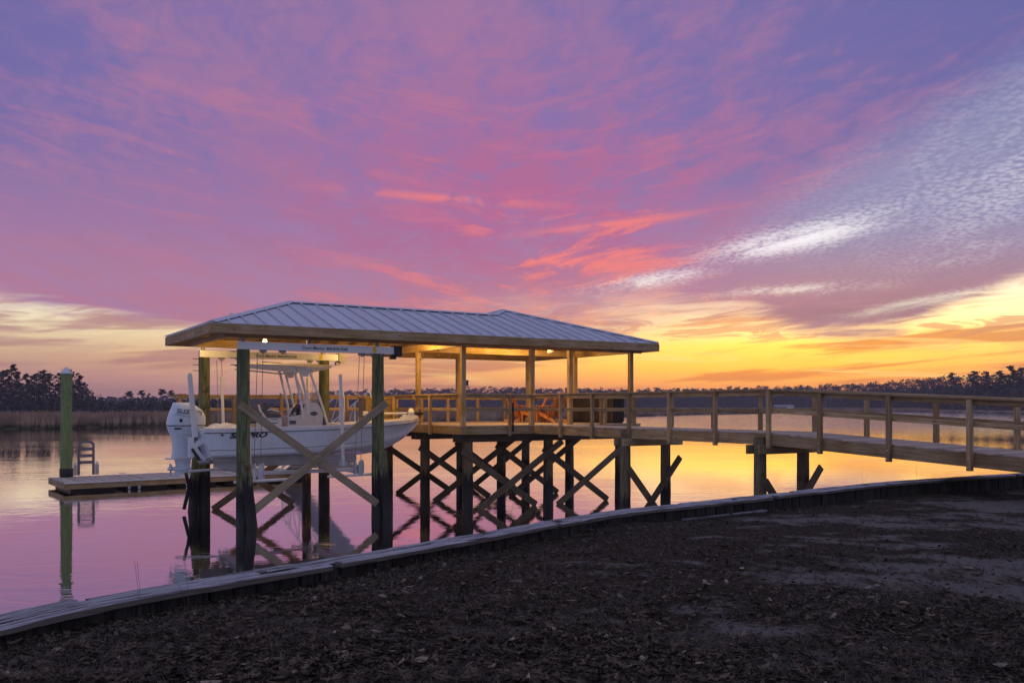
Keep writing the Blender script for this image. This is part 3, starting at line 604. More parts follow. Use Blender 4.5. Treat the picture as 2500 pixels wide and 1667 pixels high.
for _ in range(520):
    px = random.uniform(200, 760); D = random.uniform(225, 300); h = random.uniform(.3, 3.6) * (1. if px < 560 else .55); clump(bs, Vector(((px - 1250) / 2172.7 * D, D, .8 + h)), random.uniform(.8, 1.6), 20, .6, .8)
tag(obj('shrub_thicket', bs.mesh('shrub_thicket'), BUSHL), 'dark tangled thicket under the pines on the left bank', 'shrubs', kind='stuff')
# ------------------------------------------------------------------ pier: platform, roof, walkway
ZD = 2.495; RH = .935; ZE = 5.073; SL = .325
WD = (0, 1, 0)
def pile(name, a, b, z0, z1, r, mat, parent, lean=(0, 0), n=14):
    m = MB(); off = org(parent); R = []; sd = random.random() * 99
    K = 14
    for i in range(K + 1):
        t = i / K; z = z0 + (z1 - z0) * t; rr = r * (1.08 - .14 * t); ring = []
        for k in range(n):
            an = 2 * pi * k / n; d = 1 + .05 * noise.noise((cos(an) * 1.3 + sd, sin(an) * 1.3, z * .9)) + (.07 * noise.noise((cos(an) * 3, sin(an) * 3 + sd, z * 4)) if z < 1.1 else 0)
            ring.append((lean[0] * t + rr * d * cos(an), lean[1] * t + rr * d * sin(an), z))
        R.append(ring)
    m.ring(R); o = obj(name, m.mesh(name, True), mat, parent, (a - off.x, b - off.y, -off.z)); return o
def rail_run(par, p, q, posts, z0, z1, cap=True, mat=None, out=(0, 0), drop=.30):
    """railing from p to q (pier a, b): cap board, top rail, mid rail and a post at each fraction of posts"""
    mat = mat or WOODG
    A = Vector((p[0], p[1], z0)); B = Vector((q[0], q[1], z1)); o = Vector((out[0], out[1], 0))
    up = Vector((0, 0, 1))
    board('rail_cap', A + up * (RH - .019), B + up * (RH - .019), .14, .038, mat, par)
    board('top_rail', A + up * (RH - .085) + o * .02, B + up * (RH - .085) + o * .02, .038, .088, mat, par)
    board('mid_rail', A + up * .47 + o * .02, B + up * .47 + o * .02, .038, .088, mat, par)
    for t in posts:
        c = A.lerp(B, t) + o * .087
        board('rail_post', c - up * drop, c + up * (RH - .042), .089, .089, mat, par, (1, 0, 0))
# --- platform under the roof and the narrow deck behind the boat
P = pier_thing('pier_platform', 'square timber pier platform on cross-braced piles under the hip roof', 'pier', 9.6, 3.2)
PA0, PA1, PB0, PB1 = 6.27, 12.92, -.03, 6.55
for b in (.45, 3.3, 6.2):
    for a in (6.72, 9.6, 12.45):
        pile('pile', a, b, -1.2, 2.02 if b > 1 else 2.0, .16, PILED, P)
    board('pile_cap', (6.3, b - .13, 2.115), (12.9, b - .13, 2.115), .05, .235, BRACE, P)
    board('pile_cap', (6.3, b + .13, 2.115), (12.9, b + .13, 2.115), .05, .235, BRACE, P)
    y = b - .2
    for s in (0, 2.87):
        board('cross_brace', (6.95 + s, y, -.02), (10.0 + s * .97, y, 1.97), .045, .2, BRACE, P, (0, 0, 1))
        board('cross_brace', (6.45 + s, y + .055, 1.75), (9.05 + s * .97, y + .055, .03), .045, .2, BRACE, P, (0, 0, 1))
for a, b in ((.25, 6.2), (3.75, 6.2)): pile('pile', a, b, -1.2, 2.2, .15, PILED, P)
board('rim_joist', (PA0, PB0, ZD - .145), (PA1, PB0, ZD - .145), .04, .235, WOODG, P)
board('rim_joist', (PA0, PB0, ZD - .145), (PA0, 4.7, ZD - .145), .04, .235, WOOD, P)
board('rim_joist', (PA1, PB0, ZD - .145), (PA1, PB1, ZD - .145), .04, .235, WOODG, P)
board('rim_joist', (-.4, PB1, ZD - .145), (PA1, PB1, ZD - .145), .04, .235, WOOD, P)
board('rim_joist', (-.4, 4.72, ZD - .145), (PA0, 4.72, ZD - .145), .04, .235, WOOD, P)
board('rim_joist', (-.4, 4.72, ZD - .145), (-.4, PB1, ZD - .145), .04, .235, WOOD, P)
for k in range(7): board('joist', (PA0 + .05, .55 + k * .9, ZD - .145), (PA1 - .05, .55 + k * .9, ZD - .145), .04, .225, WOOD, P)
for k in range(int((PB1 - PB0) / .146) + 1):
    b = PB0 + .05 + k * .146; a0 = PA0 - .02 if b < 4.7 else -.42
    if b + .07 > PB1 + .04: break
    board('deck_board', (a0, b, ZD - .014), (PA1 + .02, b, ZD - .014), .138, .028, DECKW, P)
# railings of the platform
rail_run(P, (6.43, -.03), (8.66, -.03), [.63], ZD, ZD, out=(0, -1))
rail_run(P, (10.26, -.03), (12.53, -.03), [.5], ZD, ZD, out=(0, -1))
rail_run(P, (6.27, .18), (6.27, 3.0), [.6], ZD, ZD, mat=WOOD, out=(-1, 0))
rail_run(P, (6.27, 3.2), (6.27, 4.65), [.97], ZD, ZD, mat=WOOD, out=(-1, 0))
rail_run(P, (12.92, .2), (12.92, 6.45), [.25, .75], ZD, ZD, out=(1, 0))
rail_run(P, (-.42, 6.38), (6.3, 6.38), [.015, .12, .27, .5, .57, .84], ZD, ZD, mat=WOOD, out=(0, -1))
rail_run(P, (6.3, 6.42), (12.9, 6.42), [.12, .27, .43, .62, .8], ZD, ZD, mat=WOOD, out=(0, -1))
rail_run(P, (-.42, 5.0), (-.42, 6.4), [.05], ZD, ZD, mat=WOOD, out=(-1, 0))
cd = part('conduit_pipe', MB().tube([(7.93, -.15, 2.3), (7.93, -.15, 3.16)], .03, 8), BLACK, P)
# --- roof on square posts
R = pier_thing('roofed_pavilion', 'grey standing-seam metal hip roof on square timber posts over the boat lift and platform', 'pavilion', 6.2, 2.5)
POSTS = [(6.36, .09), (8.75, .09), (10.18, .09), (12.62, .09), (6.38, 3.1), (6.38, 6.3), (9.55, 6.3), (12.62, 6.3), (12.62, 3.2)]
for a, b in POSTS: board('post', (a, b, ZD + .002), (a, b, 4.84), .14, .14, WOOD, R, (1, 0, 0))
def zroof(w): return ZE + SL * w
# each face: (origin, eave axis, up-slope axis, lower line, upper line) with lines as (t, w) points
FACES = {
 'near': ((-.9, -.5), (1, 0), (0, 1), [(0, 0), (14.21, 0)], [(0, 0), (2.825, 2.825), (9.605, 2.825), (10.495, 3.715), (14.21, 0)]),
 'left': ((-.9, -.5), (0, 1), (1, 0), [(0, 0), (5.649, 0)], [(0, 0), (2.825, 2.825), (5.649, 0)]),
 'right': ((13.31, -.5), (0, 1), (-1, 0), [(0, 0), (7.43, 0)], [(0, 0), (3.715, 3.715), (7.43, 0)]),
 'far': ((5.88, 6.93), (1, 0), (0, -1), [(0, 0), (7.43, 0)], [(0, 0), (3.715, 3.715), (7.43, 0)]),
 'boatfar': ((-.9, 5.149), (1, 0), (0, -1), [(0, 0), (6.78, 0), (9.605, 2.825)], [(0, 0), (2.825, 2.825), (9.605, 2.825)]),
 'pavleft': ((5.88, -.5), (0, 1), (1, 0), [(2.825, 2.825), (5.649, 0), (7.43, 0)], [(2.825, 2.825), (3.715, 3.715), (7.43, 0)]),
}
def interp(pl, t):
    for (t0, w0), (t1, w1) in zip(pl, pl[1:]):
        if t0 - 1e-9 <= t <= t1 + 1e-9: return w0 + (w1 - w0) * ((t - t0) / (t1 - t0) if t1 > t0 else 0)
    return pl[-1][1]
sheath = MB(); panels = []
for fn, (o, ta, wa, lo, hi) in FACES.items():
    def P3(t, w, h): return (o[0] + ta[0] * t + wa[0] * w, o[1] + ta[1] * t + wa[1] * w, zroof(w) + h)
    T0, T1 = lo[0][0], lo[-1][0]
    brk = sorted({round(x, 4) for x, _ in lo + hi})
    pw = .452; n = int(math.ceil((T1 - T0) / pw)); pw = (T1 - T0) / n
    for i in range(n):
        a0, a1 = T0 + i * pw, T0 + (i + 1) * pw
        ts = [a0] + [x for x in brk if a0 + 1e-3 < x < a1 - 1e-3] + [a1]
        low = [(t, interp(lo, t) - (.03 if interp(lo, t) < 1e-6 else 0)) for t in ts]; up = [(t, max(interp(hi, t), interp(lo, t) - .03)) for t in ts]
        poly = low + up[::-1]
        q = []
        for pnt in poly:
            if not q or (abs(pnt[0] - q[-1][0]) + abs(pnt[1] - q[-1][1])) > 1e-4: q.append(pnt)
        m = MB()
        for (t0, l0), (t1, l1), (_, u0), (_, u1) in zip(low, low[1:], up, up[1:]):
            m.ring([[P3(t0, l0, h), P3(t1, l1, h), P3(t1, u1, h), P3(t0, u0, h)] for h in (.022, .034)])
        if up[0][1] - low[0][1] > .05:      # the standing seam along this panel's edge
            c = a0
            m.ring([[P3(c - .022, low[0][1], h), P3(c + .022, low[0][1], h), P3(c + .018, up[0][1], h), P3(c - .018, up[0][1], h)] for h in (.034, .078)])
        panels.append(m)
        for (t0, l0), (t1, l1), (_, u0), (_, u1) in zip(low, low[1:], up, up[1:]):
            sheath.ring([[P3(t0, l0 + .02, h), P3(t1, l1 + .02, h), P3(t1, u1, h), P3(t0, u0, h)] for h in (.002, .018)])
roof = part('roof', sheath, PLYW, R)
for m in panels: part('roof_panel', m, ROOFM, roof)
def ridge(p, q):
    m = MB(); p = Vector(p); q = Vector(q); d = (q - p).normalized(); s = d.cross(Vector((0, 0, 1))).normalized()
    dn = Vector((0, 0, -.045))
    m.ring([[c - s * .15 + dn, c + Vector((0, 0, .012)), c + s * .15 + dn, c + Vector((0, 0, -.006))] for c in (p, q)])
    part('ridge_cap', m, ROOFM, roof)
zr1, zr2 = zroof(2.825) + .075, zroof(3.715) + .075; ze = ZE + .075
for p, q in [((1.925, 2.325, zr1), (8.705, 2.325, zr1)), ((-.9, -.5, ze), (1.925, 2.325, zr1)), ((-.9, 5.149, ze), (1.925, 2.325, zr1)),
             ((13.31, -.5, ze), (9.595, 3.215, zr2)), ((13.31, 6.93, ze), (9.595, 3.215, zr2)), ((5.88, 6.93, ze), (9.595, 3.215, zr2)), ((8.705, 2.325, zr1), (9.595, 3.215, zr2))]: ridge(p, q)
zf = ZE - .115; FH = .225
for p, q, mt in [((-.92, -.5), (13.33, -.5), WOODG), ((-.9, -.478), (-.9, 5.13), WOODG), ((13.31, -.478), (13.31, 6.93), WOODG), ((5.88, 6.93), (13.29, 6.93), WOOD), ((-.9, 5.149), (5.88, 5.149), WOOD), ((5.88, 5.17), (5.88, 6.91), WOOD)]:
    board('fascia', (*p, zf), (*q, zf), .04, FH, mt, R)
for b in (0.02, 4.25):
    board('header_beam', (-.45, b, 4.905), (6.3 if b > 1 else 13.0, b, 4.905), .09, .22, WOODG if b < 1 else WOOD, R)
board('header_beam', (-.4, .07, 4.9), (-.4, 4.2, 4.9), .08, .22, WOODG, R)
board('header_beam', (6.38, .07, 4.905), (6.38, 6.34, 4.905), .10, .22, WOOD, R)
board('header_beam', (6.44, 6.34, 4.905), (12.9, 6.34, 4.905), .10, .22, WOOD, R)
board('header_beam', (12.66, .07, 4.905), (12.66, 6.28, 4.905), .10, .22, WOOD, R)
board('tie_beam', (6.45, 3.21, 4.905), (12.6, 3.21, 4.905), .08, .2, WOOD, R)
for fn in ('near', 'far', 'boatfar', 'left', 'right'):
    o, ta, wa, lo, hi = FACES[fn]; t = .3
    while t < lo[-1][0] - .2:
        l, u = interp(lo, t) + .03, interp(hi, t) - .06
        if u - l > .4:
            f3 = lambda w: (o[0] + ta[0] * t + wa[0] * w, o[1] + ta[1] * t + wa[1] * w, zroof(w) - .075)
            board('rafter', f3(l), f3(u), .04, .14, WOOD, R)
        t += .61
# soffit boards under the overhang of the boat end
for k in range(5): board('soffit_board', (-.84 + k * .085, -.44, 4.96), (-.84 + k * .085, 5.09, 4.96), .08, .012, WOOD, R)
fx = part('ceiling_lamp', MB().lathe([(.05, 5.2), (.09, 5.0), (.12, 4.9), (.15, 4.87), (.10, 4.83)], 16, (10.76, 2.0, 0)), WHITE, R, True)
for (a, b, zl) in ((.9, 1.2, 0), (.2, 2.0, .3), (5.5, 1.8, .4), (9.5, 1.7, .4)):
    part('lamp', MB().lathe([(.05, 4.86 + zl), (.06, 4.80 + zl), (.035, 4.78 + zl)], 12, (a, b, 0)), LAMPM, R, True)
    part('lamp_base', MB().lathe([(.045, 5.3 + zl), (.045, 4.87 + zl)], 8, (a, b, 0)), WHITE, R)
def lamp(a, b, z, e, col=(1, .62, .2), r=.06):
    d = bpy.data.lights.new('roof_lamp', 'POINT'); d.energy = e; d.color = col; d.shadow_soft_size = r
    o = bpy.data.objects.new('roof_lamp', d); COL.objects.link(o); o.location = W(a, b, z)
LAMPS = [lamp(.9, 1.2, 4.72, 8), lamp(.2, 2.0, 5.05, 70, r=.15), lamp(5.5, 1.8, 5.1, 180, r=.15), lamp(9.5, 1.7, 5.0, 200, r=.15)]
part('hook', MB().tube([(6.3, 1.55, 4.8), (6.3, 1.55, 4.55), (6.24, 1.55, 4.52), (6.18, 1.55, 4.56)], .012, 6), BLACK, R)
part('hook', MB().tube([(6.3, 2.6, 4.8), (6.3, 2.6, 4.55), (6.24, 2.6, 4.52), (6.18, 2.6, 4.56)], .012, 6), BLACK, R)
part('junction_box', MB().box(6.44, 6.52, .04, .12, 3.66, 3.82), NAVY, R)
# --- walkway to the shore
K = pier_thing('walkway', 'long straight timber walkway with railings sloping down to the shore at right', 'walkway', 9.4, -6)
WA0, WA1, BK, BE = 8.74, 10.08, -9.3, -17.6
def zw(b): return ZD if b > BK else ZD + (b - BK) * .0475
for a in (WA0, WA1):
    mt = WOODG
    board('stringer', (a, -.06, ZD - .148), (a, BK, ZD - .148), .045, .24, mt, K)
    board('stringer', (a, BK, ZD - .148), (a, BE, zw(BE) - .148), .045, .24, mt, K)
board('stringer', (9.4, -.06, ZD - .148), (9.4, BK, ZD - .148), .045, .24, WOOD, K); board('stringer', (9.4, BK, ZD - .148), (9.4, BE, zw(BE) - .148), .045, .24, WOOD, K)
b = -.13
while b > BE:
    board('deck_board', (WA0 - .03, b, zw(b) - .014), (WA1 + .03, b, zw(b) - .014), .134, .028, DECKW, K); b -= .1445
PB = [-1.56, -3.07, -4.65, -6.2, -7.76, -9.35, -10.69, -12.26, -13.83, -15.4, -17.0]
up = Vector((0, 0, 1))
for a, s in ((WA0, -1), (WA1, 1)):
    for (b0, b1) in ((-.05, BK), (BK, BE)):
        A = Vector((a, b0, zw(b0))); B = Vector((a, b1, zw(b1)))
        board('rail_cap', A + up * (RH - .019) + Vector((s * .03, 0, 0)), B + up * (RH - .019) + Vector((s * .03, 0, 0)), .14, .038, WOODG, K)
        board('top_rail', A + up * (RH - .086), B + up * (RH - .086), .038, .088, WOODG, K)
        board('mid_rail', A + up * .47, B + up * .47, .038, .088, WOODG, K)
    for pb in PB:
        z = zw(pb); c = Vector((a + s * .069, pb, z))
        po = board('rail_post', c - up * .33, c + up * (RH - .042), .089, .089, WOODG, K, (1, 0, 0))
        if s < 0:
            for dz in (-.27, -.12): part('bolt', MB().ring([[(c.x - .046 - dd, c.y + .014 * cos(q * pi / 3), c.z + dz + .014 * sin(q * pi / 3)) for q in range(6)] for dd in (0, .012)]), ALU, po).matrix_basis = po.matrix_basis.inverted() @ Matrix.Translation(-org(K))
for pb in (-4.5, -9.1):
    z = zw(pb) - .27
    pile('pile', 8.66, pb - .02, -1.2, ZD - .05 if pb > -6 else ZD - .1, .14, PILED, K); pile('pile', 10.06, pb, -1.2, z - .02, .14, PILED, K)
    for s in (-.17, .17): board('pile_cap', (8.45, pb + s, z - .1), (10.5, pb + s, z - .1), .05, .2, WOODG, K)
    board('cross_brace', (8.62, pb - .2, 1.45), (9.95, pb - .2, -.1), .045, .18, BRACE, K); board('cross_brace', (10.35, pb - .26, 1.7), (8.75, pb - .26, -.1), .045, .18, BRACE, K)
# ------------------------------------------------------------------ boat lift
LF = pier_thing('boat_lift', 'four-post boat lift with two lettered aluminium top beams and mossy green round piles', 'boat lift', 1.83, 2.12)
for a, b in ((0, 0), (3.66, 0), (0, 4.25), (3.66, 4.25)): pile('pile', a, b, -1.2, 4.49, .17, PILE, LF)
def sister(a, b, z, la, lb, r=.135): pile('sister_pile', a, b, -1.2, z, r, PILE, LF, (la, lb))
sister(.27, -.27, 1.62, -.28, .02); sister(3.93, -.27, 1.85, -.26, .02); sister(-.42, 4.2, 1.7, .2, .0)
part('bolt_plate', MB().box(-.05, .03, -.43, -.36, 1.45, 1.55), RUST, LF)
board('splint', (-.62, 4.0, .1), (-.22, 4.0, 1.75), .04, .1, PILE, LF); board('splint', (-.35, 3.97, .2), (-.62, 3.97, 1.35), .04, .09, PILE, LF)
for b, y, in ((0, -.2), (4.25, 4.45)):
    if b == 0:
        board('cross_brace', (-.14, y, 3.1), (3.55, y, .42), .045, .2, BRACE2, LF); board('cross_brace', (.1, y - .055, .37), (3.8, y - .055, 3.15), .045, .2, BRACE2, LF)
    else:
        board('cross_brace', (.3, y, .0), (3.7, y, 2.3), .045, .2, BRACE2, LF); board('cross_brace', (-.35, y + .055, 2.2), (2.75, y + .055, .02), .045, .2, BRACE2, LF)
    bm_ = part('lift_beam', MB().box(-.14, 4.1, b - .09, b + .09, 4.495, 4.69), ALU, LF)
    tw = Matrix(((1, 0, 0, 1.5), (0, 0, -1, b - .0925), (0, 1, 0, 4.545), (0, 0, 0, 1)))
    text('lettering', 'Davit Master', .118, INK, bm_, tw, .001, 0, .0012)
    tw = Matrix(((1, 0, 0, 2.155), (0, 0, -1, b - .0925), (0, 1, 0, 4.545), (0, 0, 0, 1))); text('lettering', '800-878-5560', .105, INK, bm_, tw, .001, 0, .0022)
    part('warning_label', MB().box(3.46, 3.58, b - .093, b - .089, 4.51, 4.68), YELL, bm_)
    part('drive_motor', MB().box(4.1, 4.16, b - .11, b + .11, 4.47, 4.73).box(4.16, 4.34, b - .09, b + .1, 4.44, 4.72).box(4.05, 4.2, b - .02, b + .12, 4.36, 4.47), BLACK if b == 0 else STEEL, LF)
    for a in (-.02, 1.7, 3.62): part('stub_post', MB().box(a - .05, a + .05, b - .04, b + .04, 4.69, 4.80), STEEL, LF)
    for a in (.5, 1.0, 3.2, 3.5): part('pulley_bracket', MB().box(a - .09, a + .09, b - .03, b + .03, 4.44, 4.496).box(a - .03, a + .03, b - .05, b + .05, 4.40, 4.45), STEEL, LF)
    for k in range(3): part('bolt', MB().tube([(-.32, b, 4.1 + k * .17), (-.16, b, 4.1 + k * .17)], .012, 6), STEEL, LF)
    bb = .32 if b == 0 else 3.93
    for a in (.36, .5, 3.12, 3.26): part('cable', MB().tube([(a, b, 4.44), (a + (.03 if a in (.5, 3.26) else 0), bb, 1.55)], .009, 5), STEEL, LF)
for a in (.48, 3.22):
    part('cradle_beam', MB().box(a - .08, a + .08, .18, 4.06, 1.22, 1.245).box(a - .08, a + .08, .18, 4.06, 1.43, 1.455).box(a - .012, a + .012, .18, 4.06, 1.245, 1.43), ALU, LF)
    for b in (.3, 3.95):
        m = MB(); m.prism([(b - .09, 1.16), (b + .09, 1.16), (b + .09, 1.52), (b + .05, 1.585), (b - .05, 1.585), (b - .09, 1.52)], 0, a - .12, a - .095); m.prism([(b - .09, 1.16), (b + .09, 1.16), (b + .09, 1.52), (b + .05, 1.585), (b - .05, 1.585), (b - .09, 1.52)], 0, a + .095, a + .12)
        part('pulley_plate', m, ALU, LF)
        part('pulley_plate', MB().prism([(a - .06, 1.16), (a + .06, 1.16), (a + .06, 1.52), (a + .03, 1.58), (a - .03, 1.58), (a - .06, 1.52)], 1, b - .15, b - .125), ALU, LF)
for b in (1.32, 2.92): board('bunk', (-.42, b, 1.58), (3.55, b, 1.58), .07, .27, BUNKM, LF)
for b in (.34, 3.9): board('cradle_stringer', (.6, b, 1.33), (3.1, b, 1.33), .06, .1, ALU, LF)
for p, q in (((-.2, .12, 1.14), (1.35, .12, 1.16)), ((-.95, 3.6, 1.2), (.55, 3.6, 1.26)), ((2.3, .2, 1.17), (3.9, .2, 1.2)), ((2.5, 3.9, 1.2), (3.9, 3.9, 1.24))): part('pipe', MB().tube([p, q], .038, 10), PVC, LF, True)
for a, b in ((2.85, .5), (.47, 3.78), (3.05, 3.78), (.3, .5)):
    part('guide_pole', MB().tube([(a, b, 1.42), (a - .06, b, 3.3)], .045, 12).tube([(a - .06, b, 3.3), (a - .085, b, 3.93)], .05, 12), PVC, LF, True)
    part('guide_bracket', MB().prism([(a - .16, 1.44), (a + .14, 1.44), (a + .05, 1.56), (a - .05, 1.62)], 1, b - .04, b + .04), ALU, LF)
# ------------------------------------------------------------------ boat
BT = pier_thing('motor_boat', 'white centre-console motor boat with hard top and white outboard, raised on the lift', 'boat', 2.6, 2.12, 1.5)
BC0 = 2.12
ST = [(-.5, 1.10, 2.43, 1.0, 1.77, 1.60), (0, 1.16, 2.435, 1.04, 1.77, 1.59), (.8, 1.19, 2.44, 1.05, 1.78, 1.59), (1.6, 1.2, 2.455, 1.04, 1.79, 1.59), (2.4, 1.19, 2.475, 1.0, 1.81, 1.59), (3.2, 1.14, 2.50, .9, 1.86, 1.60), (3.9, 1.03, 2.53, .74, 1.92, 1.62), (4.5, .88, 2.56, .55, 2.0, 1.70), (5.0, .68, 2.59, .35, 2.1, 1.86), (5.4, .47, 2.62, .19, 2.22, 2.08), (5.7, .24, 2.645, .08, 2.38, 2.34), (5.9, .04, 2.665, .012, 2.58, 2.57)]
def hs(a):
    for s0, s1 in zip(ST, ST[1:]):
        if a <= s1[0]:
            t = (a - s0[0]) / (s1[0] - s0[0]); return [u + (v - u) * t for u, v in zip(s0, s1)]
    return list(ST[-1])
def sec(a, side):
    _, gh, gz, ch, cz, kz = hs(a); pts = []
    fl = 1 + max(0, a - 2.4) * .28
    def P(h, z):
        aa = a - (.24 * max(0, (z - 1.6) / .83) * max(0, 1 - (a + .5) / .4) if a < -.1 else 0)
        return (aa, BC0 + side * h, z)
    pts.append(P(0, kz)); pts.append(P(ch * .5, kz + (cz - .03 - kz) * .52)); pts.append(P(ch * .97, cz - .03)); pts.append(P(ch, cz)); pts.append(P(ch + .02 * min(1, gh / .5), cz + .015))
    for k in range(1, 7):
        t = k / 6; pts.append(P(ch + .02 * min(1, gh / .5) + (gh - ch - .02 * min(1, gh / .5)) * t ** fl, cz + .015 + (gz - cz - .015) * t))
    return pts
hull = MB(); AS = [-.5, -.35, -.2] + [i * .2 for i in range(0, 30)] + [5.86, 5.9]
rings = []
for a in AS: l = sec(a, -1); r = sec(a, 1); rings.append(l[::-1] + r[1:])
hull.ring(rings, caps=False, closed=False); n = len(rings[0]); hull.f.append(tuple(range(n)))
ho = part('hull', hull, GEL, BT, True)
def sweep(offs, z0, z1, a0, a1, inner, mat, nm, par):     # a strip that follows the sheer line on both sides
    m = MB()
    for s in (-1, 1):
        R = []
        for a in [x for x in AS if a0 <= x <= a1]:
            _, gh, gz, *_ = hs(a); aa = a - (.24 * max(0, 1 - (a + .5) / .4) if a < -.1 else 0); gi = max(.0, gh - inner)
            R.append([(aa, BC0 + s * (gh + offs), gz + z0), (aa, BC0 + s * (gh + offs), gz + z1), (aa, BC0 + s * gi, gz + z1), (aa, BC0 + s * gi, gz + z0)])
        m.ring(R)
    return part(nm, m, mat, par, False)
sweep(.012, -.002, .05, -.5, 5.9, .26, WHITE, 'gunwale', ho); sweep(.03, -.055, -.02, -.5, 5.9, .02, WHITE, 'rub_rail', ho); sweep(.008, -.075, -.056, -.5, 5.9, .02, GREYV, 'rub_rail_seam', ho)
m = MB()
for s in (-1, 1):                                          # spray line low on the topsides
    R = []
    for a in [x for x in AS if -.5 <= x <= 4.7]:
        q = sec(a, s); p = Vector(q[5]); R.append([(p.x, p.y + s * .008, p.z + .012), (p.x, p.y + s * .008, p.z + .026), (p.x, p.y - s * .01, p.z + .026), (p.x, p.y - s * .01, p.z + .012)])
    m.ring(R)
part('hull_line', m, GREYV, ho)
d = MB(); R = []
for a in [x for x in AS if x >= 3.3]: q = hs(a); R.append([(a, BC0 - max(q[1] - .24, 0.005), q[2] + .03), (a, BC0 + max(q[1] - .24, .005), q[2] + .03), (a, BC0 + max(q[1] - .24, .005), q[2] - .03), (a, BC0 - max(q[1] - .24, .005), q[2] - .03)])
d.ring(R); part('casting_deck', d, WHITE, BT)
part('cockpit_floor', MB().box(-.45, 3.35, BC0 - .98, BC0 + .98, 1.92, 1.98), WHITE, BT)
part('aft_deck', MB().box(-.7, .55, BC0 - .9, BC0 + .9, 2.40, 2.47), WHITE, BT)
part('thru_hull', MB().lathe([(.028, 0), (.028, .02)], 10), BLACK, ho).matrix_basis = Matrix.Translation(-Vector((0, 0, 0))) @ Matrix(((1, 0, 0, -.28), (0, 0, -1, BC0 - 1.125), (0, 1, 0, 2.31), (0, 0, 0, 1)))
text('lettering', 'SEAPRO', .19, INK, ho, Matrix(((1.42, 0, 0, -.10), (-.056, -.154, -1, BC0 - 1.146), (0, 1, -.154, 2.225), (0, 0, 0, 1))), .004, .35, .006)
# console, screen, wheel
prof = [(1.70, 1.98), (1.70, 2.77), (1.93, 2.79), (2.08, 2.84), (2.22, 3.13), (2.36, 3.17), (2.56, 3.15), (2.64, 3.02), (2.84, 2.5), (2.9, 1.98)]
con = part('console', MB().prism(prof, 1, BC0 - .4, BC0 + .4), WHITE, BT)
m = MB(); m.ring([[(2.445 + .10 * cos(k * pi / 10) * dd, BC0 - .405 - dz, 2.85 + .058 * sin(k * pi / 10) * dd) for k in range(20)] for dd, dz in ((1, 0), (1, .01))]); part('emblem', m, INK, con)
text('emblem_lettering', '208', .10, GREYI, con, Matrix(((1, 0, 0, 2.36), (0, 0, -1, BC0 - .4175), (0, 1, 0, 2.815), (0, 0, 0, 1))), .002, .2, .003)
part('instrument_panel', MB().add([(2.10, BC0 - .33, 2.90), (2.10, BC0 + .33, 2.90), (2.20, BC0 + .33, 3.11), (2.20, BC0 - .33, 3.11), (2.115, BC0 - .33, 2.885), (2.115, BC0 + .33, 2.885), (2.22, BC0 + .33, 3.10), (2.22, BC0 - .33, 3.10)], [(0, 1, 2, 3), (4, 5, 6, 7), (0, 1, 5, 4), (2, 3, 7, 6), (0, 3, 7, 4), (1, 2, 6, 5)]), NAVY, con)
part('speaker_grille', MB().box(1.74, 1.92, BC0 - .412, BC0 - .399, 2.56, 2.66), GREYV, con)
part('console_door', MB().prism([(2.66, 2.2), (2.72, 2.78), (2.76, 2.78), (2.86, 2.3)], 1, BC0 - .412, BC0 - .399), GREYV, con)
m = MB(); m.ring([[(2.30 + x, BC0 + y, z) for x, y, z in ((0.05, -.36, 3.16), (0.05, .36, 3.16), (.12, .34, 3.45), (.12, -.34, 3.45))], [(2.315 + x, BC0 + y, z) for x, y, z in ((0.05, -.36, 3.16), (0.05, .36, 3.16), (.12, .34, 3.45), (.12, -.34, 3.45))]])
for s in (-1, 1): m.ring([[(x, BC0 + s * (.36 + e), z) for x, z in ((2.36, 3.16), (2.60, 3.15), (2.55, 3.44), (2.43, 3.45))] for e in (0, .012)])
part('windscreen', m, ACRYL, BT); part('windscreen_base', MB().box(2.36, 2.62, BC0 - .385, BC0 - .345, 3.12, 3.165), BLACK, BT)
wr = []
for k in range(21): an = 2 * pi * k / 20; wr.append((2.02 + .07 * sin(an), BC0 - .1 + .2 * cos(an), 2.93 + .19 * sin(an)))
part('steering_wheel', MB().tube(wr, .016, 6, False).tube([(2.02, BC0 - .3, 2.93), (2.02, BC0 + .1, 2.93)], .012, 6).tube([(2.02, BC0 - .1, 2.93), (2.14, BC0 - .1, 2.86)], .03, 6), BLACK, BT)
part('throttle', MB().box(1.98, 2.1, BC0 - .36, BC0 - .28, 2.78, 2.86).tube([(2.04, BC0 - .32, 2.84), (1.97, BC0 - .32, 3.0), (2.05, BC0 - .32, 3.03)], .018, 6), BLACK, BT)
# fishing rods and tackle at the console's back edge
for k in range(4): part('rod_reel', MB().tube([(1.72 + k * .06, BC0 - .3 + k * .12, 2.78), (1.86 + k * .05, BC0 - .3 + k * .12, 3.03)], .02, 6).lathe([(.04, 2.93), (.05, 2.96), (.04, 3.0)], 8, (1.80 + k * .055, BC0 - .3 + k * .12, 0)), BLACK if k % 2 else WHITE, BT)
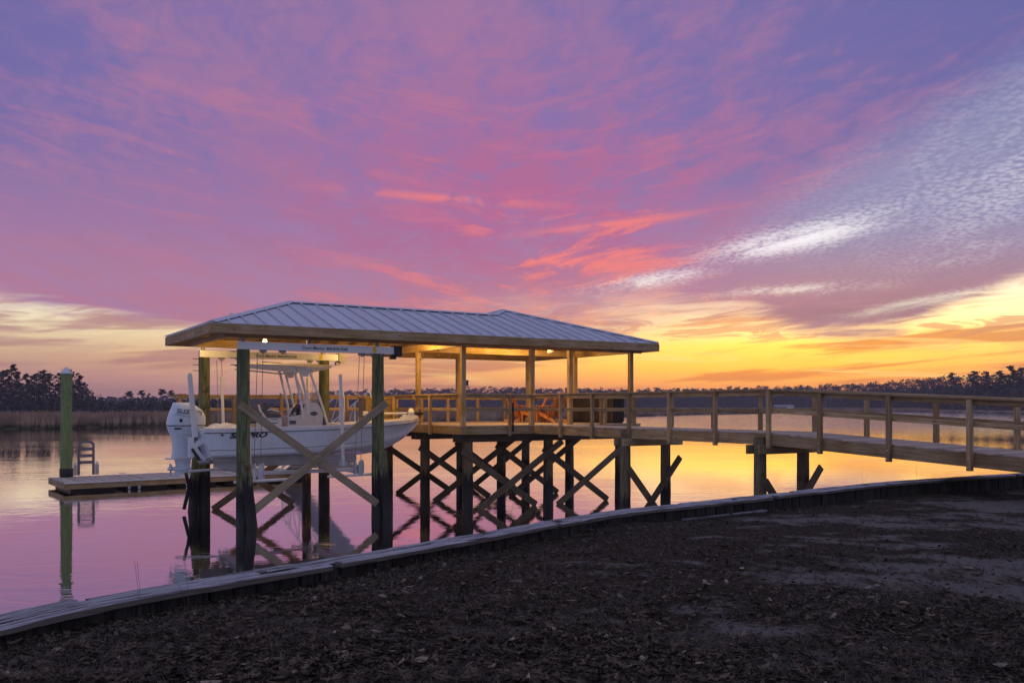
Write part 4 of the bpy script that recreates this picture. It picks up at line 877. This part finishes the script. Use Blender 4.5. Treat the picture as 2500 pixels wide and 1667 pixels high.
# leaning post seat
st = part('seat_base', MB().prism([(1.05, 1.98), (1.05, 2.74), (1.5, 2.75), (1.54, 1.98)], 1, BC0 - .42, BC0 + .42), WHITE, BT)
part('seat_slot', MB().box(1.2, 1.4, BC0 - .428, BC0 - .419, 2.69, 2.705).box(1.2, 1.4, BC0 - .428, BC0 - .419, 2.59, 2.605), BLACK, st)
part('seat_cushion', MB().prism([(1.0, 2.75), (.98, 2.82), (1.1, 2.87), (1.42, 2.86), (1.5, 2.8), (1.48, 2.75)], 1, BC0 - .45, BC0 + .45), GREYV, BT, True)
part('seat_back', MB().prism([(1.0, 2.84), (1.2, 2.9), (1.13, 3.1), (1.02, 3.16), (.92, 3.13), (.88, 3.05)], 1, BC0 - .45, BC0 + .45), GREYV, BT, True)
part('seat_frame', MB().tube([(.86, BC0 - .47, 3.1), (.9, BC0 - .47, 2.95), (1.05, BC0 - .47, 2.74)], .03, 8).tube([(.86, BC0 + .47, 3.1), (.9, BC0 + .47, 2.95), (1.05, BC0 + .47, 2.74)], .03, 8).tube([(1.42, BC0 - .47, 2.92), (1.2, BC0 - .47, 2.97), (1.1, BC0 - .47, 2.95)], .02, 6), WHITE, BT, True)
# hard top
ht = MB(); R = []
for a, hw, z0, z1 in ((.45, .5, 4.17, 4.19), (.5, .72, 4.15, 4.21), (.7, .82, 4.14, 4.225), (1.6, .86, 4.10, 4.235), (2.4, .84, 4.02, 4.235), (2.75, .76, 4.1, 4.23), (2.95, .6, 4.15, 4.22), (3.02, .4, 4.17, 4.20)):
    e = .1; R.append([(a, BC0 - hw, (z0 + z1) / 2 + .02), (a, BC0 - hw + e, z1), (a, BC0 + hw - e, z1), (a, BC0 + hw, (z0 + z1) / 2 + .02), (a, BC0 + hw - e, z0 + .05), (a, BC0 + hw * .6, z0), (a, BC0 - hw * .6, z0), (a, BC0 - hw + e, z0 + .05)])
ht.ring(R); htop = part('hard_top', ht, WHITE, BT, True)
for s in (-1, 1):
    bb = BC0 + s * .62; bt = BC0 + s * .66
    for top, mid, bot in (((1.80, 4.06), (1.92, 3.5), (2.06, 2.7)), ((1.96, 4.06), (2.10, 3.5), (2.21, 2.75)), ((2.24, 4.05), (2.45, 3.5), (2.78, 2.5))):
        part('top_leg', MB().tube([(top[0] - .2, bt, top[1] + .09), (top[0] - .05, bt, top[1] + .04), (top[0], bt, top[1] - .05), (mid[0], (bb + bt) / 2, mid[1]), ((mid[0] + bot[0]) / 2 + .02, bb, (mid[1] + bot[1]) / 2), (bot[0], bb, bot[1])], .036, 8), WHITE, BT, True)
    part('top_rail', MB().tube([(.5, bt, 4.1), (1.2, bt, 4.05), (1.75, bt, 4.0), (2.3, bt, 4.02)], .022, 8), WHITE, BT, True)
    part('gusset', MB().prism([(1.93, 4.1), (2.2, 4.1), (2.2, 3.9), (2.05, 3.88)], 1, bt - .01, bt + .01), WHITE, BT)
    part('antenna', MB().tube([(1.5, BC0 + s * .3, 4.235), (1.56, BC0 + s * .3, 4.26), (1.0, BC0 + s * .3, 4.28)], .012, 6), BLACK, BT)
# outboard
ob = MB()
def ell(z, a0, a1, hw, n=20, p=.62):
    c, h = (a0 + a1) / 2, (a1 - a0) / 2; r = []
    for k in range(n):
        x, y = cos(2 * pi * k / n), sin(2 * pi * k / n); r.append((c + h * math.copysign(abs(x) ** p, x), BC0 + hw * math.copysign(abs(y) ** p, y), z))
    return r
ob.ring([ell(2.56, -1.44, -.46, .27), ell(2.62, -1.445, -.455, .285), ell(2.78, -1.41, -.46, .285), ell(2.95, -1.35, -.54, .27), ell(3.06, -1.30, -.68, .24), ell(3.13, -1.28, -.80, .2), ell(3.16, -1.27, -.88, .15)])
om = part('outboard_motor', ob, OUTB, BT, True)
part('cowl_seam', MB().ring([ell(2.535, -1.44, -.46, .272), ell(2.56, -1.44, -.46, .272)]), BLACK, om)
part('cowl_vent', MB().ring([[(-.83 + .06 * cos(k * pi / 5), BC0 - .272 - e, 2.98 + .03 * sin(k * pi / 5) - .05 * cos(k * pi / 5)) for k in range(10)] for e in (0, .012)]), BLACK, om)
part('midsection', MB().ring([ell(1.70, -1.34, -.82, .1), ell(1.8, -1.31, -.84, .1), ell(2.05, -1.30, -.84, .12), ell(2.25, -1.32, -.80, .16), ell(2.36, -1.38, -.66, .21), ell(2.535, -1.44, -.47, .27)]), OUTB, om, True)
part('cowl_handle_slot', MB().ring([[(-1.21 + .1 * math.copysign(abs(cos(k * pi / 8)) ** .5, cos(k * pi / 8)), BC0 - .262 - e, 2.47 + .022 * sin(k * pi / 8)) for k in range(16)] for e in (0, .012)]), BLACK, om)
part('badge', MB().box(-1.17, -1.10, BC0 - .296, BC0 - .283, 2.645, 2.73), INK, om)
text('lettering', 'SUZUKI', .155, GREYI, om, Matrix(((1.22, .0, 0, -1.25), (0.02, .05, -1, BC0 - .318), (-.28, 1, .05, 2.89), (0, 0, 0, 1))), .006, .0, .004)
part('cowl_stripe', MB().add([(-1.3, BC0 - .292, 2.86), (-.72, BC0 - .292, 2.72), (-.72, BC0 - .292, 2.728), (-1.3, BC0 - .292, 2.866), (-1.3, BC0 - .27, 2.86), (-.72, BC0 - .27, 2.72), (-.72, BC0 - .27, 2.728), (-1.3, BC0 - .27, 2.866)], [(0, 1, 2, 3), (4, 5, 6, 7), (0, 1, 5, 4), (2, 3, 7, 6)]), GREYI, om)
part('cavitation_plate', MB().prism([(-1.49, BC0), (-1.47, BC0 - .1), (-1.2, BC0 - .16), (-.82, BC0 - .12), (-.76, BC0), (-.82, BC0 + .12), (-1.2, BC0 + .16), (-1.47, BC0 + .1)], 2, 1.655, 1.685), OUTB, om)
gc = MB().ring([[(a, BC0 + r * cos(k * pi / 6), 1.40 + r * sin(k * pi / 6)) for k in range(12)] for a, r in ((-1.26, .055), (-1.1, .07), (-.9, .06), (-.8, .02))])
gc.ring([ell(1.40, -1.2, -.84, .045), ell(1.655, -1.25, -.82, .06)]); gc.prism([(-1.24, 1.17), (-1.28, 1.175), (-1.2, 1.36), (-.84, 1.38)], 1, BC0 - .015, BC0 + .015)
part('gearcase', gc, OUTB, om, True)
pr = MB().ring([[(a, BC0 + r * cos(k * pi / 6), 1.40 + r * sin(k * pi / 6)) for k in range(12)] for a, r in ((-1.42, .03), (-1.36, .05), (-1.26, .055))])
for k in range(3):
    an = k * 2 * pi / 3 + .4; R = []
    for rr, wd, tw in ((.04, .05, .5), (.10, .085, .4), (.15, .08, .32), (.19, .03, .28)):
        for e in (0,): pass
        c = Vector((-1.34, BC0 + rr * cos(an), 1.40 + rr * sin(an))); tdir = Vector((sin(tw) * 1.2, -sin(an) * cos(tw), cos(an) * cos(tw))) * wd
        R.append([c - tdir, c - tdir * .2 + Vector((.012, 0, 0)), c + tdir, c - tdir * .2 - Vector((.004, 0, 0))])
    pr.ring(R)
part('propeller', pr, ALU, om, True)
part('transom_bracket', MB().box(-.84, -.62, BC0 - .13, BC0 + .13, 1.78, 2.4).box(-.7, -.5, BC0 - .1, BC0 + .1, 1.7, 2.3), STEEL, om)
# shallow-water anchor pole on the transom
pp = part('anchor_pole', MB().add([(-.89 + dx_, 1.58 + dy_, z) for z, sh in ((2.25, 0.08),) for dx_, dy_ in ((.0, 0), (.13, 0), (.13, .1), (0, .1))] + [(-1.01 + dx_, 1.58 + dy_, 3.86) for dx_, dy_ in ((.0, 0), (.11, 0), (.11, .1), (0, .1))] + [(-.975 + dx_, 1.58 + dy_, 3.93) for dx_, dy_ in ((0, 0), (.05, 0), (.05, .1), (0, .1))], [(0, 1, 5, 4), (1, 2, 6, 5), (2, 3, 7, 6), (3, 0, 4, 7), (0, 1, 2, 3), (4, 5, 9, 8), (5, 6, 10, 9), (6, 7, 11, 10), (7, 4, 8, 11), (8, 9, 10, 11)]), WHITE, BT)
mh = MB()
for k in range(26):
    t = k / 26
    for s in (.035, .085):
        x = -.89 + s - .12 * t - .005 * t; z = 2.38 + 1.4 * t; mh.ring([[(x + .007 * cos(q * pi / 3), 1.581 - e, z + .007 * sin(q * pi / 3)) for q in range(6)] for e in (0, .004)])
part('slot_holes', mh, INK, pp)
part('anchor_bracket', MB().prism([(-.95, 2.0), (-.62, 2.28), (-.6, 2.18), (-.62, 2.08), (-.9, 1.9)], 1, 1.55, 1.70).prism([(-.92, 1.95), (-.7, 1.72), (-.62, 1.62), (-.56, 1.66), (-.66, 1.8), (-.8, 2.0)], 1, 1.56, 1.6).box(-.99, -.86, 1.56, 1.7, 1.72, 2.25), WHITE, BT)
part('hydraulic_ram', MB().tube([(-.93, 1.5, 1.95), (-.74, 1.5, 1.66)], .035, 8), BLACK, BT)
part('trim_tab', MB().box(-.78, -.52, 1.35, 1.6, 1.60, 1.62), ALU, BT)
# bow-mounted trolling motor
tm = part('trolling_motor_mount', MB().prism([(5.3, 2.69), (5.82, 2.70), (5.86, 2.75), (5.74, 2.80), (5.45, 2.80), (5.34, 2.75)], 1, BC0 - .12, BC0 + .10), WHITE, BT)
part('motor_shaft', MB().tube([(4.1, BC0 - .1, 2.84), (5.5, BC0 - .02, 2.85)], .028, 8).tube([(4.05, BC0 - .1, 2.85), (4.2, BC0 - .1, 2.85)], .06, 8), WHITE, tm, True)
part('motor_head', MB().lathe([(.06, 2.80), (.10, 2.83), (.11, 2.89), (.08, 2.93), (.06, 2.98), (.03, 3.0)], 12, (5.66, BC0, 0)), WHITE, tm, True)
m = MB().tube([(5.8, BC0, 2.83), (6.02, BC0, 2.84), (6.08, BC0, 2.84)], [.05, .045, .02], 10)
for k in range(3): an = k * 2.1; m.ring([[(5.93 + x, BC0 + r * cos(an) - w * sin(an), 2.84 + r * sin(an) + w * cos(an)) for r, w in ((.02, -.02), (.12, -.05), (.15, 0), (.12, .05), (.02, .02))] for x in (0, .012)])
part('motor_pod', m, BLACK, tm)
co = []
for k in range(60): an = k * .9; co.append((4.3 + k * .017, BC0 - .12 + .02 * cos(an), 2.74 + .025 * sin(an)))
part('coiled_cable', MB().tube(co, .008, 5), BLACK, tm)
# crumpled cover lying on the stern
cov = pier_thing('boat_cover', 'crumpled white cloth cover lying on the stern of the boat', 'cover', -.2, 1.3, 2.48)
m = MB(); N = 18
vs = []; fs = []
for i in range(N + 1):
    for j in range(10):
        u, v = i / N, j / 9; h = max(0, sin(pi * u)) ** .6 * max(0, sin(pi * v)) ** .6 * (.13 + .07 * noise.noise((u * 5, v * 4, 3)))
        vs.append((-.62 + .95 * u, 1.08 + .45 * v, 2.482 + max(0, h) + .015 * noise.noise((u * 14, v * 11, 1)) * (1 if 0 < u < 1 and 0 < v < 1 else 0)))
for i in range(N):
    for j in range(9): fs.append((i * 10 + j, i * 10 + j + 1, i * 10 + j + 11, i * 10 + j + 10))
part('cloth', MB().add(vs, fs), PVC, cov, True)
# ------------------------------------------------------------------ floating dock, mooring pile, ladder, gangway
FD = empty('floating_dock', W(-2.93, 12.38, 0), TH + .10); ORG[FD] = Vector((0, 0, 0)); tag(FD, 'low floating dock with brown timber sides behind the boat lift at left', 'floating dock')
FLn, FW = 9.0, 2.9
board('side_board', (0, 0, .215), (FLn, 0, .215), .05, .2, WOODG, FD); board('side_board', (0, FW, .215), (FLn, FW, .215), .05, .2, WOODG, FD); board('end_board', (.0, .03, .215), (.0, FW - .03, .215), .05, .2, WOODG, FD); board('end_board', (FLn, .03, .215), (FLn, FW - .03, .215), .05, .2, WOODG, FD)
x = .05
while x < FLn: board('deck_board', (x, -.05, .338), (x, FW + .05, .338), .138, .026, DECKW, FD); x += .146
board('edge_trim', (-.03, -.062, .335), (FLn + .03, -.062, .335), .02, .045, PVC, FD)
for k in range(5): part('float', MB().box(.2 + k * 1.85, 1.7 + k * 1.85, .12, FW - .12, -.25, .11), BLACK, FD)
for k in (2.1, 2.45, 4.2, 4.5, 7.0): part('bracket', MB().box(k, k + .09, -.04, -.02, .02, .12), ALU, FD)
def cleat(x, y): part('cleat', MB().tube([(x - .13, y, .43), (x - .06, y, .415), (x + .06, y, .415), (x + .13, y, .43)], .014, 6).tube([(x - .04, y, .35), (x - .04, y, .415)], .012, 6).tube([(x + .04, y, .35), (x + .04, y, .415)], .012, 6), ALU, FD)
cleat(2.6, FW - .12); cleat(6.2, FW - .12); cleat(4.4, .15)
mpw = PX(162, 1164, .35)
MP = tag(empty('mooring_pile', (mpw.x, mpw.y, 0)), 'tall mossy green mooring pile with pointed cap at the floating dock', 'mooring pile'); ORG[MP] = Vector((0, 0, 0))
pile('shaft', 0, 0, -1.2, 4.32, .205, PILEM, MP, n=18)
part('cap', MB().lathe([(.215, 4.29), (.225, 4.31), (.225, 4.33), (.01, 4.56)], 18), ALU, MP, False)
part('pile_hoop', MB().lathe([(.235, .36), (.245, .40), (.245, .66), (.235, .68), (.232, .66), (.232, .38)], 20), BLACK, MP, True)
lw = PX(210, 1159, .35)
LADM = plain('grey_moulded_plastic', (.20, .19, .21), .5)
SW = tag(empty('dock_ladder', (lw.x, lw.y, .352), TH + .1), 'grey swim ladder swung up on the floating dock beside the mossy pile', 'ladder'); ORG[SW] = Vector((0, 0, 0))
m = MB(); 
for s in (-1, 1): m.box(s * .27 - .045, s * .27 + .045, -.03, .03, 0, 1.2)
arc = [(.315 * cos(k * pi / 10), 1.2 + .16 * sin(k * pi / 10)) for k in range(11)]; arc2 = [(.225 * cos(k * pi / 10), 1.17 + .09 * sin(k * pi / 10)) for k in range(11)]
for k in range(10): m.ring([[(arc[k][0], e, arc[k][1]), (arc[k + 1][0], e, arc[k + 1][1]), (arc2[k + 1][0], e, arc2[k + 1][1]), (arc2[k][0], e, arc2[k][1])] for e in (-.02, .02)])
part('frame', m, LADM, SW)
for z in (.50, .76, 1.02): part('rung', MB().box(-.236, .236, -.05, .05, z - .06, z + .06), LADM, SW)
for s in (-1, 1): part('bracket', MB().ring([[(s * .40 + x * .06, y * .06, z) for x, y in ((-1, -1), (1, -1), (1, 1), (-1, 1))] for z in (0, .40)], True).ring([[(s * .40 + x * q, y * q, z) for x, y in ((-1, -1), (1, -1), (1, 1), (-1, 1))] for q, z in ((.06, .40), (.02, .52))]), ALU, SW)
GW = pier_thing('gangway', 'white aluminium gangway with truss railings leading down behind the boat', 'gangway', 5.6, 6.6, 0)
def gw(b): return 2.5 + (b - 6.6) * (-2.1 / 6.6)
part('deck', MB().add([(5.1, 6.6, 2.48), (6.1, 6.6, 2.48), (6.1, 13.2, .38), (5.1, 13.2, .38), (5.1, 6.6, 2.42), (6.1, 6.6, 2.42), (6.1, 13.2, .32), (5.1, 13.2, .32)], [(0, 1, 2, 3), (4, 5, 6, 7), (0, 1, 5, 4), (1, 2, 6, 5), (2, 3, 7, 6), (3, 0, 4, 7)]), ALU, GW)
for a in (5.1, 6.1):
    part('handrail', MB().tube([(a, 6.25, 2.6), (a, 6.25, 3.3), (a, 6.35, 3.52), (a, 6.6, 3.55)] + [(a, b, gw(b) + 1.05) for b in (7, 9, 11, 13.1)] + [(a, 13.2, .4)], .03, 8), WHITE, GW, True)
    part('bottom_rail', MB().tube([(a, b, gw(b) + .12) for b in (6.4, 9, 11, 13.1)], .03, 8), WHITE, GW, True)
    for k in range(6):
        b = 6.7 + k * 1.08; part('upright', MB().tube([(a, b, gw(b) + .1), (a, b, gw(b) + 1.05)], .024, 6), WHITE, GW); part('diagonal', MB().tube([(a, b, gw(b) + 1.05), (a, b + 1.0, gw(b + 1.) + .12)], .02, 6), WHITE, GW)
# ------------------------------------------------------------------ things on the platform
def chair(a, b, rz, label):
    o = empty('adirondack_chair', W(a, b, ZD + .003), TH + rz); ORG[o] = Vector((0, 0, 0)); tag(o, label, 'chair', 'cedar chairs under the roof')
    for s in (-1, 1):
        m = MB(); m.prism([(.42, .30), (.42, .38), (.30, .40), (-.48, .10), (-.55, .0), (-.46, .0), (.3, .27)], 0, s * .27 - .012, s * .27 + .012); part('side_stringer', m, CEDAR, o)
        board('front_leg', (s * .30, .36, 0), (s * .30, .36, .55), .09, .025, CEDAR, o, (0, 1, 0)); board('arm', (s * .33, -.38, .575), (s * .33, .46, .575), .13, .024, CEDAR, o)
        board('arm_post', (s * .3, -.22, .16), (s * .3, -.3, .57), .06, .025, CEDAR, o, (0, 1, 0))
    for k in range(6): y = .40 - k * .105; board('seat_slat', (-.28, y, .40 - k * .034), (.28, y, .40 - k * .034), .09, .02, CEDAR, o)
    for k in range(7):
        x = -.24 + k * .08; board('back_slat', (x * .86, -.20, .18), (x * 1.22, -.58, 1.02 - abs(k - 3) ** 2 * .012), .072, .018, CEDAR, o, (0, 1, .45))
    board('back_rail', (-.31, -.395, .60), (.31, -.395, .60), .025, .06, CEDAR, o); board('back_rail', (-.26, -.215, .22), (.26, -.215, .22), .025, .06, CEDAR, o)
    return o
chair(10.85, 4.0, -1.45, 'orange cedar chair in profile left of the middle post, facing right')
chair(11.25, 2.75, .15, 'orange cedar chair seen from behind through the railing')
chair(11.0, 3.55, 1.1, 'orange cedar chair half hidden by the middle roof post')
tb = pier_thing('side_table', 'small cedar side table between the chairs on the platform', 'table', 11.05, 3.1, ZD)
part('table_top', MB().box(10.8, 11.3, 2.95, 3.35, ZD + .43, ZD + .46), CEDAR, tb)
for s in (-1, 1):
    for t in (-1, 1): board('leg', (11.05 + s * .2, 3.15 + t * .15, ZD + .003), (11.05 + s * .2, 3.15 + t * .15, ZD + .43), .05, .05, CEDAR, tb, (1, 0, 0))
cb = pier_thing('slatted_cabinet', 'long low black slatted cabinet along the right railing of the platform', 'cabinet', 12.5, 1.9, ZD)
part('body', MB().box(12.34, 12.78, .62, 3.05, ZD + .05, ZD + .84), BLACK, cb); part('lid', MB().box(12.3, 12.8, .58, 3.08, ZD + .84, ZD + .875), DARKSL, cb); part('base', MB().box(12.36, 12.76, .66, 3.0, ZD + .002, ZD + .05), BLACK, cb)
for k in range(20): part('slat', MB().box(12.322, 12.339, .66 + k * .119, .73 + k * .119, ZD + .08, ZD + .81), DARKSL, cb)
for k in range(4): part('slat', MB().box(12.38 + k * .1, 12.44 + k * .1, .602, .619, ZD + .08, ZD + .81), DARKSL, cb)
pb_ = pier_thing('plank_box', 'yellow pine plank box with horizontal boards beside the bow of the boat', 'box', 5.85, 4.95, ZD)
for k in range(4):
    z = ZD + .10 + k * .205; board('plank', (5.25, 4.72, z), (6.2, 4.72, z), .03, .2, WOOD, pb_); board('plank', (5.25, 5.3, z), (6.2, 5.3, z), .03, .2, WOOD, pb_); board('plank', (5.26, 4.74, z), (5.26, 5.28, z), .03, .2, WOOD, pb_); board('plank', (6.19, 4.74, z), (6.19, 5.28, z), .03, .2, WOOD, pb_)
part('lid', MB().box(5.2, 6.24, 4.68, 5.34, ZD + .815, ZD + .85), WOOD, pb_)
# ------------------------------------------------------------------ far shore: boathouse and a moored boat
def far(px, D, z=0.): return Vector(((px - 1250) / 2172.7 * D, D, z))
bh = tag(empty('boathouse', far(1912, 520)), 'tiny distant open boathouse with low grey roof on the far shore', 'boathouse'); ORG[bh] = Vector((0, 0, 0))
for x in (-4.5, 4.5):
    for y in (-3, 3): part('post', MB().box(x - .15, x + .15, y - .15, y + .15, -.5, 2.6), WOODG, bh)
part('roof', MB().prism([(-4, 2.6), (0, 3.9), (4, 2.6), (4, 2.4), (-4, 2.4)], 0, -5.6, 5.6), STEEL, bh)
mb_ = tag(empty('moored_boat', far(1932, 512)), 'small white cabin boat moored beside the distant boathouse', 'boat'); ORG[mb_] = Vector((0, 0, 0))
m = MB(); m.ring([[(x, -w, .0), (x, w, .0), (x, w * 1.2, zt), (x, -w * 1.2, zt)] for x, w, zt in ((-4, 1., 1.3), (0, 1.1, 1.4), (2.6, .8, 1.6), (4.4, .06, 1.9))]); part('hull', m, GEL, mb_)
part('cabin', MB().prism([(-2.4, 1.3), (-2.2, 2.5), (.6, 2.5), (1.8, 1.4)], 1, -.9, .9), WHITE, mb_)
mb2 = tag(empty('far_boat', far(1094, 470)), 'tiny white boat on the far shore seen between the left railing posts', 'boat'); ORG[mb2] = Vector((0, 0, 0))
m = MB(); m.ring([[(x, -w, .6), (x, w, .6), (x, w * 1.2, zt), (x, -w * 1.2, zt)] for x, w, zt in ((-3.4, .9, 1.7), (0, 1., 1.8), (3.6, .06, 2.2))]); part('hull', m, GEL, mb2); part('top', MB().box(-1.5, 1.2, -.9, .9, 3.2, 3.35), WHITE, mb2)
for s in (-1.3, 1.): part('top_post', MB().box(s - .05, s + .05, -.05, .05, 1.7, 3.2), WHITE, mb2)
# ------------------------------------------------------------------ evening haze over the river
hz = MB().box(-1950, 1950, -70, 1850, -3, 34)
hm = bpy.data.materials.new('evening_haze'); hm.use_nodes = True; hn = hm.node_tree; hn.nodes.clear()
pv = hn.nodes.new('ShaderNodeVolumePrincipled'); pv.inputs['Color'].default_value = (.86, .82, .92, 1); pv.inputs['Density'].default_value = .00036; pv.inputs['Anisotropy'].default_value = .2
ho_ = hn.nodes.new('ShaderNodeOutputMaterial'); hn.links.new(pv.outputs[0], ho_.inputs['Volume'])
tag(obj('haze', hz.mesh('haze'), hm), 'thin lilac evening haze over the river and far woods', 'haze', kind='stuff')
